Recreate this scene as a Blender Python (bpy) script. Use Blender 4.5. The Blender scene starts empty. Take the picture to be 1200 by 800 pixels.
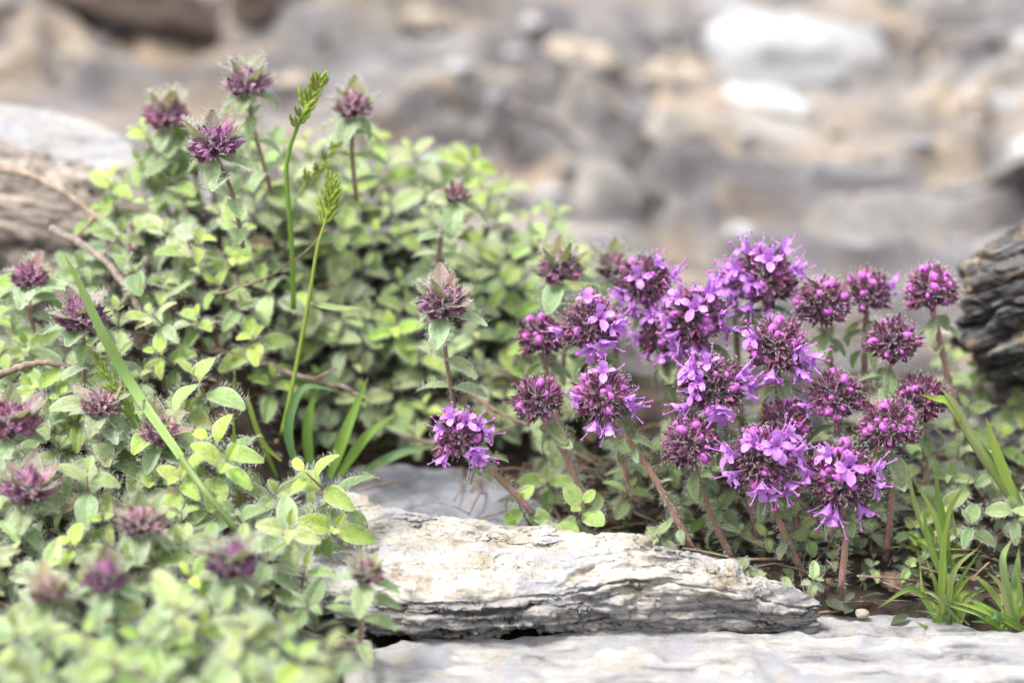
import bpy, math, random
import numpy as np
from mathutils import Vector, Matrix, Quaternion
R = math.radians
PI = math.pi
rnd = random.Random(7)
sc = bpy.context.scene
col = sc.collection
# ------------------------------------------------------------------ camera (1 unit = 1 cm)
sc.unit_settings.system = 'METRIC'
sc.unit_settings.scale_length = 0.01
PITCH = R(18.0)
FOCUS = Vector((0, 0, 5.3))
DIST = 65.0
SPAN = 21.0                                     # width of the view at the focus distance
cam_d = bpy.data.cameras.new('camera')
cam = bpy.data.objects.new('camera', cam_d)
col.objects.link(cam)
sc.camera = cam
FWD = Vector((0, math.cos(PITCH), -math.sin(PITCH)))
UPV = Vector((0, math.sin(PITCH), math.cos(PITCH)))
CAM = FOCUS - FWD * DIST
cam.location = CAM
cam.rotation_euler = (PI / 2 - PITCH, 0, 0)
cam_d.sensor_width = 36
cam_d.lens = 36 * DIST / SPAN
cam_d.clip_start = 1
cam_d.clip_end = 20000
cam_d.dof.use_dof = True
cam_d.dof.focus_distance = DIST - 0.3
cam_d.dof.aperture_fstop = (cam_d.lens * 1e-3) / (2 * 0.74)
cam_d.dof.aperture_blades = 0
# ------------------------------------------------------------------ light
SUN_EL, SUN_AZ = R(64), R(212)                  # azimuth measured from +X, counter-clockwise
w = bpy.data.worlds.new('World')
sc.world = w
w.use_nodes = True
nt = w.node_tree
bg = nt.nodes['Background']
sky = nt.nodes.new('ShaderNodeTexSky')
sky.sky_type = 'NISHITA'
sky.sun_disc = False
sky.sun_elevation = SUN_EL
sky.sun_rotation = PI / 2 - SUN_AZ
sky.air_density = 1.0
sky.dust_density = 3.5
sky.ozone_density = 0.6
hs = nt.nodes.new('ShaderNodeHueSaturation')          # thin bright overcast: the sky's blue is washed out
hs.inputs['Saturation'].default_value = 0.22
nt.links.new(sky.outputs[0], hs.inputs['Color'])
nt.links.new(hs.outputs[0], bg.inputs[0])
bg.inputs[1].default_value = 0.125
sl = bpy.data.lights.new('sun', 'SUN')
sl.energy = 1.5
sl.angle = R(13)
sl.color = (1.0, 0.95, 0.87)
so = bpy.data.objects.new('sun', sl)
col.objects.link(so)
sd = Vector((math.cos(SUN_EL) * math.cos(SUN_AZ), math.cos(SUN_EL) * math.sin(SUN_AZ), math.sin(SUN_EL)))
so.rotation_euler = sd.to_track_quat('Z', 'Y').to_euler()
so.location = sd * 200
sc.view_settings.view_transform = 'Standard'
sc.view_settings.look = 'None'
sc.view_settings.exposure = 1.75
sc.view_settings.gamma = 1
sc.render.engine = 'CYCLES'
cy = sc.cycles
cy.max_bounces = 8
cy.diffuse_bounces = 6
cy.transparent_max_bounces = 8
cy.caustics_reflective = False
cy.caustics_refractive = False
cy.use_denoising = True
cy.use_adaptive_sampling = False
cy.sample_clamp_indirect = 4

# ------------------------------------------------------------------ noise
def _hash(ix, iy, iz, s):
    h = (ix.astype(np.int64) * 374761393 + iy.astype(np.int64) * 668265263 + iz.astype(np.int64) * 2147483647 + s * 974711) & 0xffffffff
    h = ((h ^ (h >> 13)) * 1274126177) & 0xffffffff
    return ((h ^ (h >> 16)) & 0xffff) / 65535.0 * 2 - 1

def vnoise(P, s=0):
    P = np.asarray(P, float)
    I = np.floor(P); F = P - I; F = F * F * F * (F * (F * 6 - 15) + 10)
    x, y, z = I[..., 0], I[..., 1], I[..., 2]
    fx, fy, fz = F[..., 0], F[..., 1], F[..., 2]
    o = 0
    for dx in (0, 1):
        for dy in (0, 1):
            for dz in (0, 1):
                wgt = (fx if dx else 1 - fx) * (fy if dy else 1 - fy) * (fz if dz else 1 - fz)
                o = o + wgt * _hash(x + dx, y + dy, z + dz, s)
    return o

def fbm(P, oct=5, s=0, gain=0.5, ridge=False):
    P = np.asarray(P, float); a, o, f = 1.0, 0, 1.0
    for k in range(oct):
        n = vnoise(P * f + 17.3 * k, s + k)
        o = o + a * ((1 - 2 * np.abs(n)) if ridge else n)
        a *= gain; f *= 2.03
    return o

def P3(x, y, z=0):
    x, y, z = np.broadcast_arrays(np.asarray(x, float), np.asarray(y, float), np.asarray(z, float))
    return np.stack([x, y, z], -1)

def sstep(a, b, x):
    t = np.clip((np.asarray(x, float) - a) / (b - a), 0, 1)
    return t * t * (3 - 2 * t)

# ------------------------------------------------------------------ pixel rays (photo pixels, 1200 x 800) -> places in the world
def ray(px, py):
    k = SPAN / 1200 / DIST
    return (FWD + Vector((1, 0, 0)) * ((px - 600) * k) - UPV * ((py - 400) * k))

def atY(px, py, Y):
    d = ray(px, py)
    return CAM + d * ((Y - CAM.y) / d.y)

def atZ(px, py, Z):
    d = ray(px, py)
    return CAM + d * ((Z - CAM.z) / d.z)

def to_px(p):
    v = Vector(p) - CAM
    dep = v.dot(FWD)
    k = SPAN / 1200 / DIST
    return 600 + v.x / dep / k, 400 - v.dot(UPV) / dep / k

# ground height under the plants
def ground_h(x, y):
    x = np.asarray(x, float); y = np.asarray(y, float)
    left = 0.1 + np.clip(y + 9, 0, None) * 0.17 + np.clip(y + 1.2, 0, None) * 0.50
    left = np.where(y > 5, 0.1 + 14 * 0.17 + 6.2 * 0.50 + (y - 5) * 0.1, left)
    mid = np.where(y < 4.2, 0.35 + np.clip(y + 3, 0, 5) * 0.08, 0.75) + 2.0 * sstep(4.2, 5.0, y) + (1.5 + 1.2 * sstep(1.2, -2.5, x)) * sstep(4.6, 7.4, y)
    right = 0.05 + np.clip(y + 2.2, 0, 9) * 0.22
    a = sstep(-4.2, -6.2, x + 0.35 * np.clip(-y, 0, 4) - 0.9 * sstep(0, -5, y) * 2)
    b = sstep(0.2, 3.0, x)
    z = left * a + (mid * (1 - b) + right * b) * (1 - a)
    low = sstep(-8.2, -9.8, x) * sstep(0.5, 5, y) * 2.2
    z = z + 0.1 * a * sstep(2, 6, y) * sstep(-9.5, -7.5, x)
    pit = sstep(-3.6, -3.0, x - 0.10 * np.clip(-y - 4, 0, 9)) * sstep(-1.7, -2.6, y + 0.0 * x)
    return (z - low) * (1 - pit) - 1.5 * pit

def slope_h(x, y):
    return -2.0 + np.clip(np.asarray(y, float) - 12, 0, 55) * 0.42 + 0 * np.asarray(x, float)

def terrain_h(x, y):
    f = sstep(7.6, 10.5, y)
    return ground_h(x, np.minimum(y, 8.5)) * (1 - f) + (slope_h(x, y) - 2.0) * f

def on_mat(px, py, hgt=0.0, y0=-14, y1=9):
    d = ray(px, py)
    prev = None
    for i in range(231):
        Y = y0 + (y1 - y0) * i / 230
        p = CAM + d * ((Y - CAM.y) / d.y)
        if p.z <= float(ground_h(p.x, Y)) + hgt:
            return p
    return p

# ------------------------------------------------------------------ object helpers
def tag(o, label=None, cat=None, group=None, kind=None):
    if label: o['label'] = label
    if cat: o['category'] = cat
    if group: o['group'] = group
    if kind: o['kind'] = kind
    return o

def link(name, data, parent=None, M=None, color=None):
    o = bpy.data.objects.new(name, data)
    col.objects.link(o)
    if parent is not None: o.parent = parent
    if M is not None: o.matrix_basis = M
    if color is not None: o.color = (*color, 1.0)
    return o

def root(name, loc, label, cat, group=None):
    o = link(name, None, None, Matrix.Translation(loc))
    o.empty_display_size = 0.3
    return tag(o, label, cat, group)

class MB:
    """collects vertices / faces with material slots and uv, then makes one mesh"""
    def __init__(s):
        s.v, s.f, s.m, s.sm, s.uv = [], [], [], [], []
    def vert(s, p, uv=(0.5, 0.5)):
        s.v.append(tuple(p)); s.uv.append(uv); return len(s.v) - 1
    def face(s, idx, m=0, sm=True):
        s.f.append(tuple(idx)); s.m.append(m); s.sm.append(sm)
    def grid(s, pts, uvs, m=0, closed=False):
        """pts[i][j]: rows i, columns j"""
        n, k = len(pts), len(pts[0])
        ids = [[s.vert(pts[i][j], uvs[i][j]) for j in range(k)] for i in range(n)]
        for i in range(n - 1):
            for j in range(k if closed else k - 1):
                j2 = (j + 1) % k
                s.face((ids[i][j], ids[i][j2], ids[i + 1][j2], ids[i + 1][j]), m)
        return ids
    def hair(s, vi, d, l, rr, m=1, wd=0.0036):
        d = Vector(d)
        if d.length < 1e-6: return
        d.normalize()
        p = Vector(s.v[vi])
        sd_ = d.orthogonal(); sd_.rotate(Quaternion(d, rr.uniform(0, 6.28)))
        bend = Vector((rr.uniform(-1, 1), rr.uniform(-1, 1), rr.uniform(-1, 1))) * 0.25 * l
        mid = p + d * l * 0.5
        end = p + d * l + bend
        a = s.vert(mid + sd_ * wd, s.uv[vi]); b = s.vert(mid - sd_ * wd, s.uv[vi]); c = s.vert(end, s.uv[vi])
        s.face((vi, a, b), m, False); s.face((a, c, b), m, False)
    def mesh(s, name, mats):
        me = bpy.data.meshes.new(name)
        me.from_pydata(s.v, [], s.f)
        for mm in mats: me.materials.append(mm)
        me.polygons.foreach_set('material_index', s.m)
        me.polygons.foreach_set('use_smooth', s.sm)
        uvl = me.uv_layers.new(name='uv')
        li = np.empty(len(me.loops), np.int32); me.loops.foreach_get('vertex_index', li)
        uvl.data.foreach_set('uv', np.asarray(s.uv, np.float32)[li].ravel())
        me.update()
        return me

def np_mesh(name, V, F, mat, smooth=True):
    me = bpy.data.meshes.new(name)
    V = np.asarray(V, np.float32); F = np.asarray(F, np.int32)
    me.vertices.add(len(V)); me.vertices.foreach_set('co', V.ravel())
    k = F.shape[1]
    me.loops.add(F.size); me.loops.foreach_set('vertex_index', F.ravel())
    me.polygons.add(len(F))
    me.polygons.foreach_set('loop_start', np.arange(0, F.size, k, dtype=np.int32))
    me.polygons.foreach_set('use_smooth', np.full(len(F), smooth))
    me.materials.append(mat)
    me.update(calc_edges=True); me.validate()
    return me

def grid_faces(n, k, closed=False):
    i, j = np.meshgrid(np.arange(n - 1), np.arange(k if closed else k - 1), indexing='ij')
    j2 = (j + 1) % k
    return np.stack([i * k + j, i * k + j2, (i + 1) * k + j2, (i + 1) * k + j], -1).reshape(-1, 4)

# ------------------------------------------------------------------ materials
class NT:
    def __init__(s, name):
        s.m = bpy.data.materials.new(name); s.m.use_nodes = True
        s.t = s.m.node_tree; s.t.nodes.clear()
        s.out = s.t.nodes.new('ShaderNodeOutputMaterial')
    def n(s, typ, **kw):
        nd = s.t.nodes.new(typ)
        for k, v in kw.items():
            if k.startswith('i_'):
                key = k[2:].replace('_', ' ')
                sock = nd.inputs[int(key)] if key.isdigit() else nd.inputs[key]
                if isinstance(v, bpy.types.NodeSocket): s.t.links.new(v, sock)
                else: sock.default_value = v
            else: setattr(nd, k, v)
        return nd
    def math(s, op, a, b=0.0, c=None, clamp=False):
        nd = s.n('ShaderNodeMath', operation=op, use_clamp=clamp)
        for k, v in enumerate((a, b, c)):
            if v is None: continue
            if isinstance(v, bpy.types.NodeSocket): s.t.links.new(v, nd.inputs[k])
            else: nd.inputs[k].default_value = v
        return nd.outputs[0]
    def mix(s, fac, a, b, blend='MIX'):
        nd = s.n('ShaderNodeMix', data_type='RGBA', blend_type=blend)
        for k, v in ((0, fac), (6, a), (7, b)):
            if isinstance(v, bpy.types.NodeSocket): s.t.links.new(v, nd.inputs[k])
            else: nd.inputs[k].default_value = v if k == 0 else (*v, 1) if len(v) == 3 else v
        return nd.outputs[2]
    def ramp(s, fac, pts):
        nd = s.n('ShaderNodeValToRGB', i_0=fac)
        cr = nd.color_ramp
        while len(cr.elements) < len(pts): cr.elements.new(0.5)
        for e, (p, c) in zip(cr.elements, pts):
            e.position = p; e.color = (*c, 1) if not isinstance(c, (int, float)) else (c, c, c, 1)
        return nd.outputs[0]
    def noise(s, vec, scale, detail=4, rough=0.5, dist=0.0):
        nd = s.n('ShaderNodeTexNoise', i_Scale=scale, i_Detail=detail, i_Roughness=rough, i_Distortion=dist)
        if vec is not None: s.t.links.new(vec, nd.inputs['Vector'])
        return nd.outputs[0]
    def coords(s, scale=(1, 1, 1), rot=(0, 0, 0), kind='Object'):
        tc = s.n('ShaderNodeTexCoord')
        mp = s.n('ShaderNodeMapping', i_Vector=tc.outputs[kind])
        mp.inputs['Scale'].default_value = scale; mp.inputs['Rotation'].default_value = rot
        return mp.outputs[0]
    def bump(s, h, strength, dist=0.05):
        return s.n('ShaderNodeBump', i_Height=h, i_Strength=strength, i_Distance=dist).outputs[0]
    def finish(s, color, rough=0.6, normal=None, transl=0.0, tcol=None, sheen=0.0, spec=0.5):
        p = s.n('ShaderNodeBsdfPrincipled')
        for k, v in (('Base Color', color), ('Roughness', rough), ('Sheen Weight', sheen), ('Specular IOR Level', spec), ('Normal', normal)):
            if v is None: continue
            if isinstance(v, bpy.types.NodeSocket): s.t.links.new(v, p.inputs[k])
            else: p.inputs[k].default_value = v if isinstance(v, (int, float)) else (*v, 1)
        sh = p.outputs[0]
        if transl > 0:
            t = s.n('ShaderNodeBsdfTranslucent')
            c = tcol if tcol is not None else color
            if isinstance(c, bpy.types.NodeSocket): s.t.links.new(c, t.inputs[0])
            else: t.inputs[0].default_value = (*c, 1)
            mx = s.n('ShaderNodeMixShader', i_0=transl, i_1=sh, i_2=t.outputs[0])
            sh = mx.outputs[0]
        s.t.links.new(sh, s.out.inputs[0])
        return s.m

def mat_leaf():
    s = NT('thyme_leaf')
    oi = s.n('ShaderNodeObjectInfo')
    uv = s.n('ShaderNodeSeparateXYZ', i_0=s.n('ShaderNodeUVMap', uv_map='uv').outputs[0])
    u, v = uv.outputs[0], uv.outputs[1]
    au = s.math('ABSOLUTE', s.math('SUBTRACT', u, 0.5))                     # 0 midrib .. .5 margin
    mid = s.math('SUBTRACT', 1.0, s.math('MULTIPLY', au, 18.0), clamp=True)
    ph = s.math('SUBTRACT', s.math('MULTIPLY', v, 6.5), s.math('MULTIPLY', au, 4.5))
    ln = s.math('ABSOLUTE', s.math('SUBTRACT', s.math('FRACT', ph), 0.5))
    vein = s.math('SUBTRACT', 1.0, s.math('MULTIPLY', ln, 7.0), clamp=True)
    vein = s.math('MAXIMUM', s.math('MULTIPLY', vein, 0.55), mid)
    edge = s.n('ShaderNodeMapRange', i_0=au, i_1=0.36, i_2=0.5).outputs[0]
    ns = s.noise(s.coords((1, 1, 1)), 9.0, 4, 0.6)
    vary = s.n('ShaderNodeMapRange', i_0=ns, i_1=0.3, i_2=0.7, i_3=0.72, i_4=1.25).outputs[0]
    base = s.n('ShaderNodeVectorMath', operation='SCALE', i_0=oi.outputs['Color'], i_3=vary).outputs[0]
    c = s.mix(s.math('MULTIPLY', vein, 0.34), base, (0.30, 0.40, 0.15))
    c = s.mix(s.math('MULTIPLY', edge, 0.5), c, (0.46, 0.52, 0.38))
    fine = s.noise(s.coords((1, 1, 1)), 60, 2, 0.5)
    c = s.mix(s.n('ShaderNodeMapRange', i_0=fine, i_1=0.55, i_2=0.75, i_3=0, i_4=0.35).outputs[0], c, (0.40, 0.46, 0.33))
    spn = s.noise(s.coords((1, 1, 1)), 5.0, 3, 0.6)
    wear = s.n('ShaderNodeMapRange', i_0=s.math('ADD', spn, s.math('MULTIPLY', oi.outputs['Random'], 0.16)), i_1=0.70, i_2=0.76, i_3=0, i_4=0.75).outputs[0]
    c = s.mix(wear, c, (0.20, 0.11, 0.05))
    tc = s.mix(0.55, base, (0.34, 0.46, 0.03), 'MIX')
    h = s.math('SUBTRACT', s.math('MULTIPLY', fine, 0.4), s.math('MULTIPLY', vein, 0.8))
    return s.finish(c, 0.55, s.bump(h, 0.6, 0.02), 0.32, tc, sheen=0.25, spec=0.35)

def mat_hair(name='white_hair', c=(0.56, 0.57, 0.52)):
    s = NT(name)
    return s.finish(c, 0.6, None, 0.4, c)

def mat_stem():
    s = NT('thyme_stem')
    oi = s.n('ShaderNodeObjectInfo')
    n1 = s.noise(s.coords(), 3.0, 4, 0.6)
    c = s.mix(s.n('ShaderNodeMapRange', i_0=n1, i_1=0.35, i_2=0.65).outputs[0], oi.outputs['Color'], (0.20, 0.15, 0.07))
    n2 = s.noise(s.coords((1, 1, 0.2)), 40, 3, 0.6)
    return s.finish(c, 0.6, s.bump(n2, 0.4, 0.02), 0.0, sheen=0.3)

def mat_calyx():
    s = NT('calyx')
    oi = s.n('ShaderNodeObjectInfo')
    uv = s.n('ShaderNodeSeparateXYZ', i_0=s.n('ShaderNodeUVMap', uv_map='uv').outputs[0])
    rib = s.math('ABSOLUTE', s.math('SUBTRACT', s.math('FRACT', s.math('MULTIPLY', uv.outputs[0], 10.0)), 0.5))
    f = s.n('ShaderNodeMapRange', i_0=uv.outputs[1], i_1=0.05, i_2=0.6).outputs[0]
    c = s.mix(f, (0.20, 0.09, 0.11), oi.outputs['Color'])
    c = s.mix(s.math('MULTIPLY', rib, 0.5), c, (0.05, 0.008, 0.025))
    n = s.noise(s.coords(), 40, 3, 0.6)
    c = s.mix(s.n('ShaderNodeMapRange', i_0=n, i_1=0.5, i_2=0.75, i_3=0, i_4=0.3).outputs[0], c, (0.32, 0.12, 0.24))
    return s.finish(c, 0.5, s.bump(rib, 0.5, 0.03), 0.12, sheen=0.4)

def mat_petal(name, c0, c1, transl=0.35, rough=0.5):
    s = NT(name)
    oi = s.n('ShaderNodeObjectInfo')
    uv = s.n('ShaderNodeSeparateXYZ', i_0=s.n('ShaderNodeUVMap', uv_map='uv').outputs[0])
    n = s.noise(s.coords(), 14, 4, 0.6)
    lines = s.noise(s.coords((1, 0.15, 1)), 45, 2, 0.5)
    f = s.math('ADD', s.math('MULTIPLY', uv.outputs[1], 0.8), s.math('MULTIPLY', s.math('SUBTRACT', n, 0.5), 1.1), clamp=True)
    c = s.mix(f, c0, c1)
    c = s.mix(s.n('ShaderNodeMapRange', i_0=lines, i_1=0.55, i_2=0.75, i_3=0, i_4=0.35).outputs[0], c, c0)
    c = s.mix(s.math('MULTIPLY', oi.outputs['Random'], 0.25), c, (0.45, 0.16, 0.62))
    return s.finish(c, rough, s.bump(lines, 0.2, 0.02), transl, c, sheen=0.2)

def mat_grass():
    s = NT('grass_blade')
    oi = s.n('ShaderNodeObjectInfo')
    uv = s.n('ShaderNodeSeparateXYZ', i_0=s.n('ShaderNodeUVMap', uv_map='uv').outputs[0])
    st = s.math('ABSOLUTE', s.math('SUBTRACT', s.math('FRACT', s.math('MULTIPLY', uv.outputs[0], 6.0)), 0.5))
    n = s.noise(s.coords((1, 1, 1)), 2.5, 4, 0.6)
    c = s.mix(s.math('MULTIPLY', st, 0.55), oi.outputs['Color'], (0.30, 0.40, 0.14))
    c = s.mix(s.n('ShaderNodeMapRange', i_0=n, i_1=0.55, i_2=0.8, i_3=0, i_4=0.6).outputs[0], c, (0.38, 0.38, 0.13))
    c = s.mix(s.n('ShaderNodeMapRange', i_0=s.math('ADD', uv.outputs[1], s.math('MULTIPLY', n, 0.2)), i_1=1.0, i_2=1.1, i_3=0, i_4=0.8).outputs[0], c, (0.36, 0.27, 0.13))
    return s.finish(c, 0.45, s.bump(st, 0.7, 0.03), 0.35, c)

def mat_twig():
    s = NT('dry_wood')
    oi = s.n('ShaderNodeObjectInfo')
    n = s.noise(s.coords(), 5.0, 5, 0.7)
    c = s.mix(s.n('ShaderNodeMapRange', i_0=n, i_1=0.3, i_2=0.7).outputs[0], oi.outputs['Color'], (0.12, 0.08, 0.055))
    n2 = s.noise(s.coords(), 30, 4, 0.7)
    return s.finish(c, 0.8, s.bump(n2, 0.8, 0.04))

def mat_litter():
    s = NT('dead_leaf')
    n = s.noise(s.coords(), 3.0, 3, 0.6)
    c = s.ramp(n, [(0.3, (0.03, 0.02, 0.014)), (0.5, (0.13, 0.085, 0.055)), (0.7, (0.30, 0.22, 0.15))])
    return s.finish(c, 0.7, None, 0.15, c)

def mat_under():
    s = NT('shade_dark_leaf')
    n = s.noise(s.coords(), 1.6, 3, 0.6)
    c = s.ramp(n, [(0.3, (0.02, 0.028, 0.012)), (0.5, (0.04, 0.06, 0.024)), (0.62, (0.085, 0.11, 0.04)), (0.75, (0.08, 0.055, 0.035))])  # leaf colour darkened to paint the shade in gaps between sprigs
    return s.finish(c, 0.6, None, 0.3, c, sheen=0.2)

def mat_soil():
    s = NT('soil')
    v = s.coords()
    n = s.noise(v, 1.5, 8, 0.65)
    c = s.ramp(n, [(0.3, (0.012, 0.009, 0.006)), (0.5, (0.045, 0.03, 0.02)), (0.7, (0.12, 0.085, 0.06))])
    b = s.noise(v, 8, 6, 0.7)
    return s.finish(c, 0.9, s.bump(b, 1.0, 0.15))

def mat_stone(name, ramp, patch, patch_amt=(0.5, 0.62), tan=None, rot=(0, 0, 0), stretch=(0.5, 0.5, 2.5), scale=1.0, bump=0.6, pits=True):
    s = NT(name)
    v = s.coords()
    vs = s.coords(stretch, rot)
    band = s.noise(vs, 1.3 * scale, 7, 0.62, 0.4)
    c = s.ramp(band, ramp)
    pt = s.noise(v, 0.55 * scale, 6, 0.6, 0.6)
    c = s.mix(s.n('ShaderNodeMapRange', i_0=pt, i_1=patch_amt[0], i_2=patch_amt[1]).outputs[0], c, patch)
    if tan:
        t1 = s.noise(v, 1.1 * scale, 8, 0.72, 0.3)
        c = s.mix(s.n('ShaderNodeMapRange', i_0=t1, i_1=0.53, i_2=0.66, i_3=0, i_4=0.8).outputs[0], c, tan)
    g = s.noise(v, 16 * scale, 5, 0.75)
    c = s.mix(s.n('ShaderNodeMapRange', i_0=g, i_1=0.56, i_2=0.72, i_3=0, i_4=0.55).outputs[0], c, (0.10, 0.08, 0.06))
    g2 = s.noise(vs, 9 * scale, 6, 0.7)
    h = s.math('ADD', s.math('MULTIPLY', g, 0.5), g2)
    if pits:
        vo = s.n('ShaderNodeTexVoronoi', i_Scale=14 * scale, i_Vector=v)
        h = s.math('ADD', h, s.math('MULTIPLY', s.math('MINIMUM', vo.outputs[0], 0.4), 0.6))
    return s.finish(c, 0.85, s.bump(h, bump, 0.08), spec=0.3)

M_leaf, M_hair, M_stem, M_calyx = mat_leaf(), mat_hair(), mat_stem(), mat_calyx()
M_petal = mat_petal('lilac_petal', (0.47, 0.15, 0.60), (0.70, 0.41, 0.86))
M_bud = mat_petal('magenta_bud', (0.33, 0.03, 0.30), (0.58, 0.13, 0.56), 0.2)
M_anther = mat_petal('magenta_anther', (0.42, 0.06, 0.36), (0.55, 0.10, 0.50), 0.1)
M_grass, M_twig, M_litter, M_under, M_soil = mat_grass(), mat_twig(), mat_litter(), mat_under(), mat_soil()
M_white = mat_stone('pale_limestone', [(0.30, (0.13, 0.13, 0.15)), (0.45, (0.30, 0.295, 0.30)), (0.6, (0.50, 0.47, 0.42))],
                    (0.58, 0.53, 0.45), (0.46, 0.56), tan=(0.36, 0.26, 0.16))
M_slate = mat_stone('blue_grey_slate', [(0.30, (0.08, 0.08, 0.10)), (0.5, (0.16, 0.165, 0.19)), (0.66, (0.28, 0.28, 0.29))],
                    (0.22, 0.225, 0.26), (0.5, 0.65))
M_front = mat_stone('pale_slab', [(0.34, (0.13, 0.13, 0.14)), (0.46, (0.30, 0.298, 0.30)), (0.62, (0.44, 0.432, 0.42))],
                    (0.30, 0.30, 0.325), (0.50, 0.60), tan=(0.37, 0.32, 0.26), stretch=(0.22, 1.1, 2.5), scale=1.3, bump=0.9)
M_dark = mat_stone('dark_layered_rock', [(0.36, (0.012, 0.011, 0.013)), (0.47, (0.045, 0.043, 0.048)), (0.57, (0.12, 0.116, 0.115)), (0.68, (0.34, 0.31, 0.27))],
                   (0.05, 0.05, 0.055), (0.50, 0.64), tan=(0.30, 0.22, 0.13), stretch=(0.25, 0.5, 3.5), rot=(0, R(-12), 0))
M_wood = mat_stone('grey_weathered_rock', [(0.32, (0.05, 0.04, 0.035)), (0.46, (0.19, 0.16, 0.14)), (0.6, (0.36, 0.31, 0.27)), (0.7, (0.5, 0.45, 0.4))],
                   (0.16, 0.13, 0.11), (0.5, 0.66), stretch=(0.25, 0.6, 3.0), rot=(0, R(14), 0))
M_bgpale = mat_stone('pale_boulder', [(0.3, (0.20, 0.20, 0.215)), (0.5, (0.31, 0.31, 0.325)), (0.7, (0.40, 0.395, 0.39))], (0.36, 0.36, 0.36), (0.5, 0.6), scale=0.5)
M_bgwhite = mat_stone('white_quartz', [(0.3, (0.36, 0.36, 0.37)), (0.7, (0.50, 0.495, 0.485))], (0.48, 0.475, 0.465), (0.5, 0.6), scale=0.6)
M_bgtan = mat_stone('tan_stone', [(0.3, (0.16, 0.125, 0.10)), (0.5, (0.33, 0.28, 0.22)), (0.7, (0.47, 0.42, 0.36))], (0.40, 0.37, 0.33), (0.5, 0.65), scale=0.7)
M_bggrey = mat_stone('grey_stone', [(0.3, (0.07, 0.065, 0.07)), (0.5, (0.17, 0.165, 0.18)), (0.7, (0.30, 0.285, 0.29))], (0.20, 0.195, 0.22), (0.5, 0.65), scale=0.7)
M_bghollow = mat_stone('hollow_shade_rock', [(0.3, (0.025, 0.018, 0.014)), (0.5, (0.07, 0.05, 0.04)), (0.7, (0.15, 0.11, 0.09))], (0.05, 0.035, 0.03), (0.5, 0.65), scale=0.7)  # dark rock colour stands in for the shade inside two hollows
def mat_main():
    s = NT('cream_topped_slate')
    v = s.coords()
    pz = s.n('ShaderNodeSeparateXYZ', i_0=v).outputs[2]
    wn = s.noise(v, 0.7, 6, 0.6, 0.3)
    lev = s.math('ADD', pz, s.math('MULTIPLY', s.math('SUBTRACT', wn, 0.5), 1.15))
    high_mask = s.n('ShaderNodeMapRange', i_0=lev, i_1=0.82, i_2=0.95).outputs[0]  # cream above an uneven height level, grey bands below it
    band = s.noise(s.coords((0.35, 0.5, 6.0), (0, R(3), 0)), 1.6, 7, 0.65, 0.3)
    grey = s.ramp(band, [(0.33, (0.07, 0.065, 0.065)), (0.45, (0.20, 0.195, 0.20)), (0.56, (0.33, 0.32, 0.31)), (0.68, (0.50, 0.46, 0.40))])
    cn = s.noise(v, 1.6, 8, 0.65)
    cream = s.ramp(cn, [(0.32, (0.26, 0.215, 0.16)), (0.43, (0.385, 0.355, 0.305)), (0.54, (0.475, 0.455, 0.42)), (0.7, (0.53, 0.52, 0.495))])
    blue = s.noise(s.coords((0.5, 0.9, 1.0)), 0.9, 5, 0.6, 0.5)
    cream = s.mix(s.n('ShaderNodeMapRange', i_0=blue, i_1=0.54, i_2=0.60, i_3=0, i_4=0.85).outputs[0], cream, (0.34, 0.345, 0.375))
    c = s.mix(high_mask, grey, cream)
    tn = s.noise(v, 2.3, 8, 0.75, 0.4)
    c = s.mix(s.n('ShaderNodeMapRange', i_0=tn, i_1=0.56, i_2=0.66, i_3=0, i_4=0.7).outputs[0], c, (0.36, 0.25, 0.15))
    gr = s.noise(v, 22, 5, 0.8)
    gm = s.math('MULTIPLY', s.n('ShaderNodeMapRange', i_0=gr, i_1=0.56, i_2=0.66).outputs[0], s.n('ShaderNodeMapRange', i_0=cn, i_1=0.62, i_2=0.40).outputs[0])
    c = s.mix(s.math('MULTIPLY', gm, 0.8), c, (0.09, 0.065, 0.04))
    vo = s.n('ShaderNodeTexVoronoi', i_Scale=9.0, i_Vector=v)
    h = s.math('ADD', s.math('MULTIPLY', gr, 0.6), s.math('MULTIPLY', band, 1.2))
    h = s.math('ADD', h, s.math('MULTIPLY', s.math('MINIMUM', vo.outputs[0], 0.35), 0.8))
    h = s.math('ADD', h, s.math('MULTIPLY', high_mask, 0.5))
    return s.finish(c, 0.9, s.bump(h, 0.9, 0.09), spec=0.25)
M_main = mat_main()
def mat_slope():
    s = NT('bedded_rock')
    v = s.coords((0.10, 0.66, 0.4), (0, 0, R(23)))
    n = s.noise(v, 1.0, 8, 0.62, 0.5)
    c = s.ramp(n, [(0.37, (0.018, 0.015, 0.015)), (0.43, (0.09, 0.083, 0.084)), (0.50, (0.135, 0.128, 0.130)), (0.58, (0.225, 0.212, 0.200)), (0.68, (0.36, 0.34, 0.315))])  # darkest stops paint crevice shade into the rock as bands
    n2 = s.noise(s.coords((0.22, 0.8, 0.5), (0, 0, R(23))), 0.8, 6, 0.65)
    c = s.mix(s.n('ShaderNodeMapRange', i_0=n2, i_1=0.50, i_2=0.64, i_3=0, i_4=0.75).outputs[0], c, (0.33, 0.255, 0.18))
    n3 = s.noise(s.coords(), 0.16, 4, 0.5)
    c = s.mix(s.n('ShaderNodeMapRange', i_0=n3, i_1=0.50, i_2=0.62, i_3=0, i_4=0.4).outputs[0], c, (0.17, 0.168, 0.19))
    b = s.noise(s.coords((0.5, 1, 1)), 3, 8, 0.7)
    return s.finish(c, 0.85, s.bump(b, 0.8, 0.2), spec=0.3)
M_slope = mat_slope()

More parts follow.
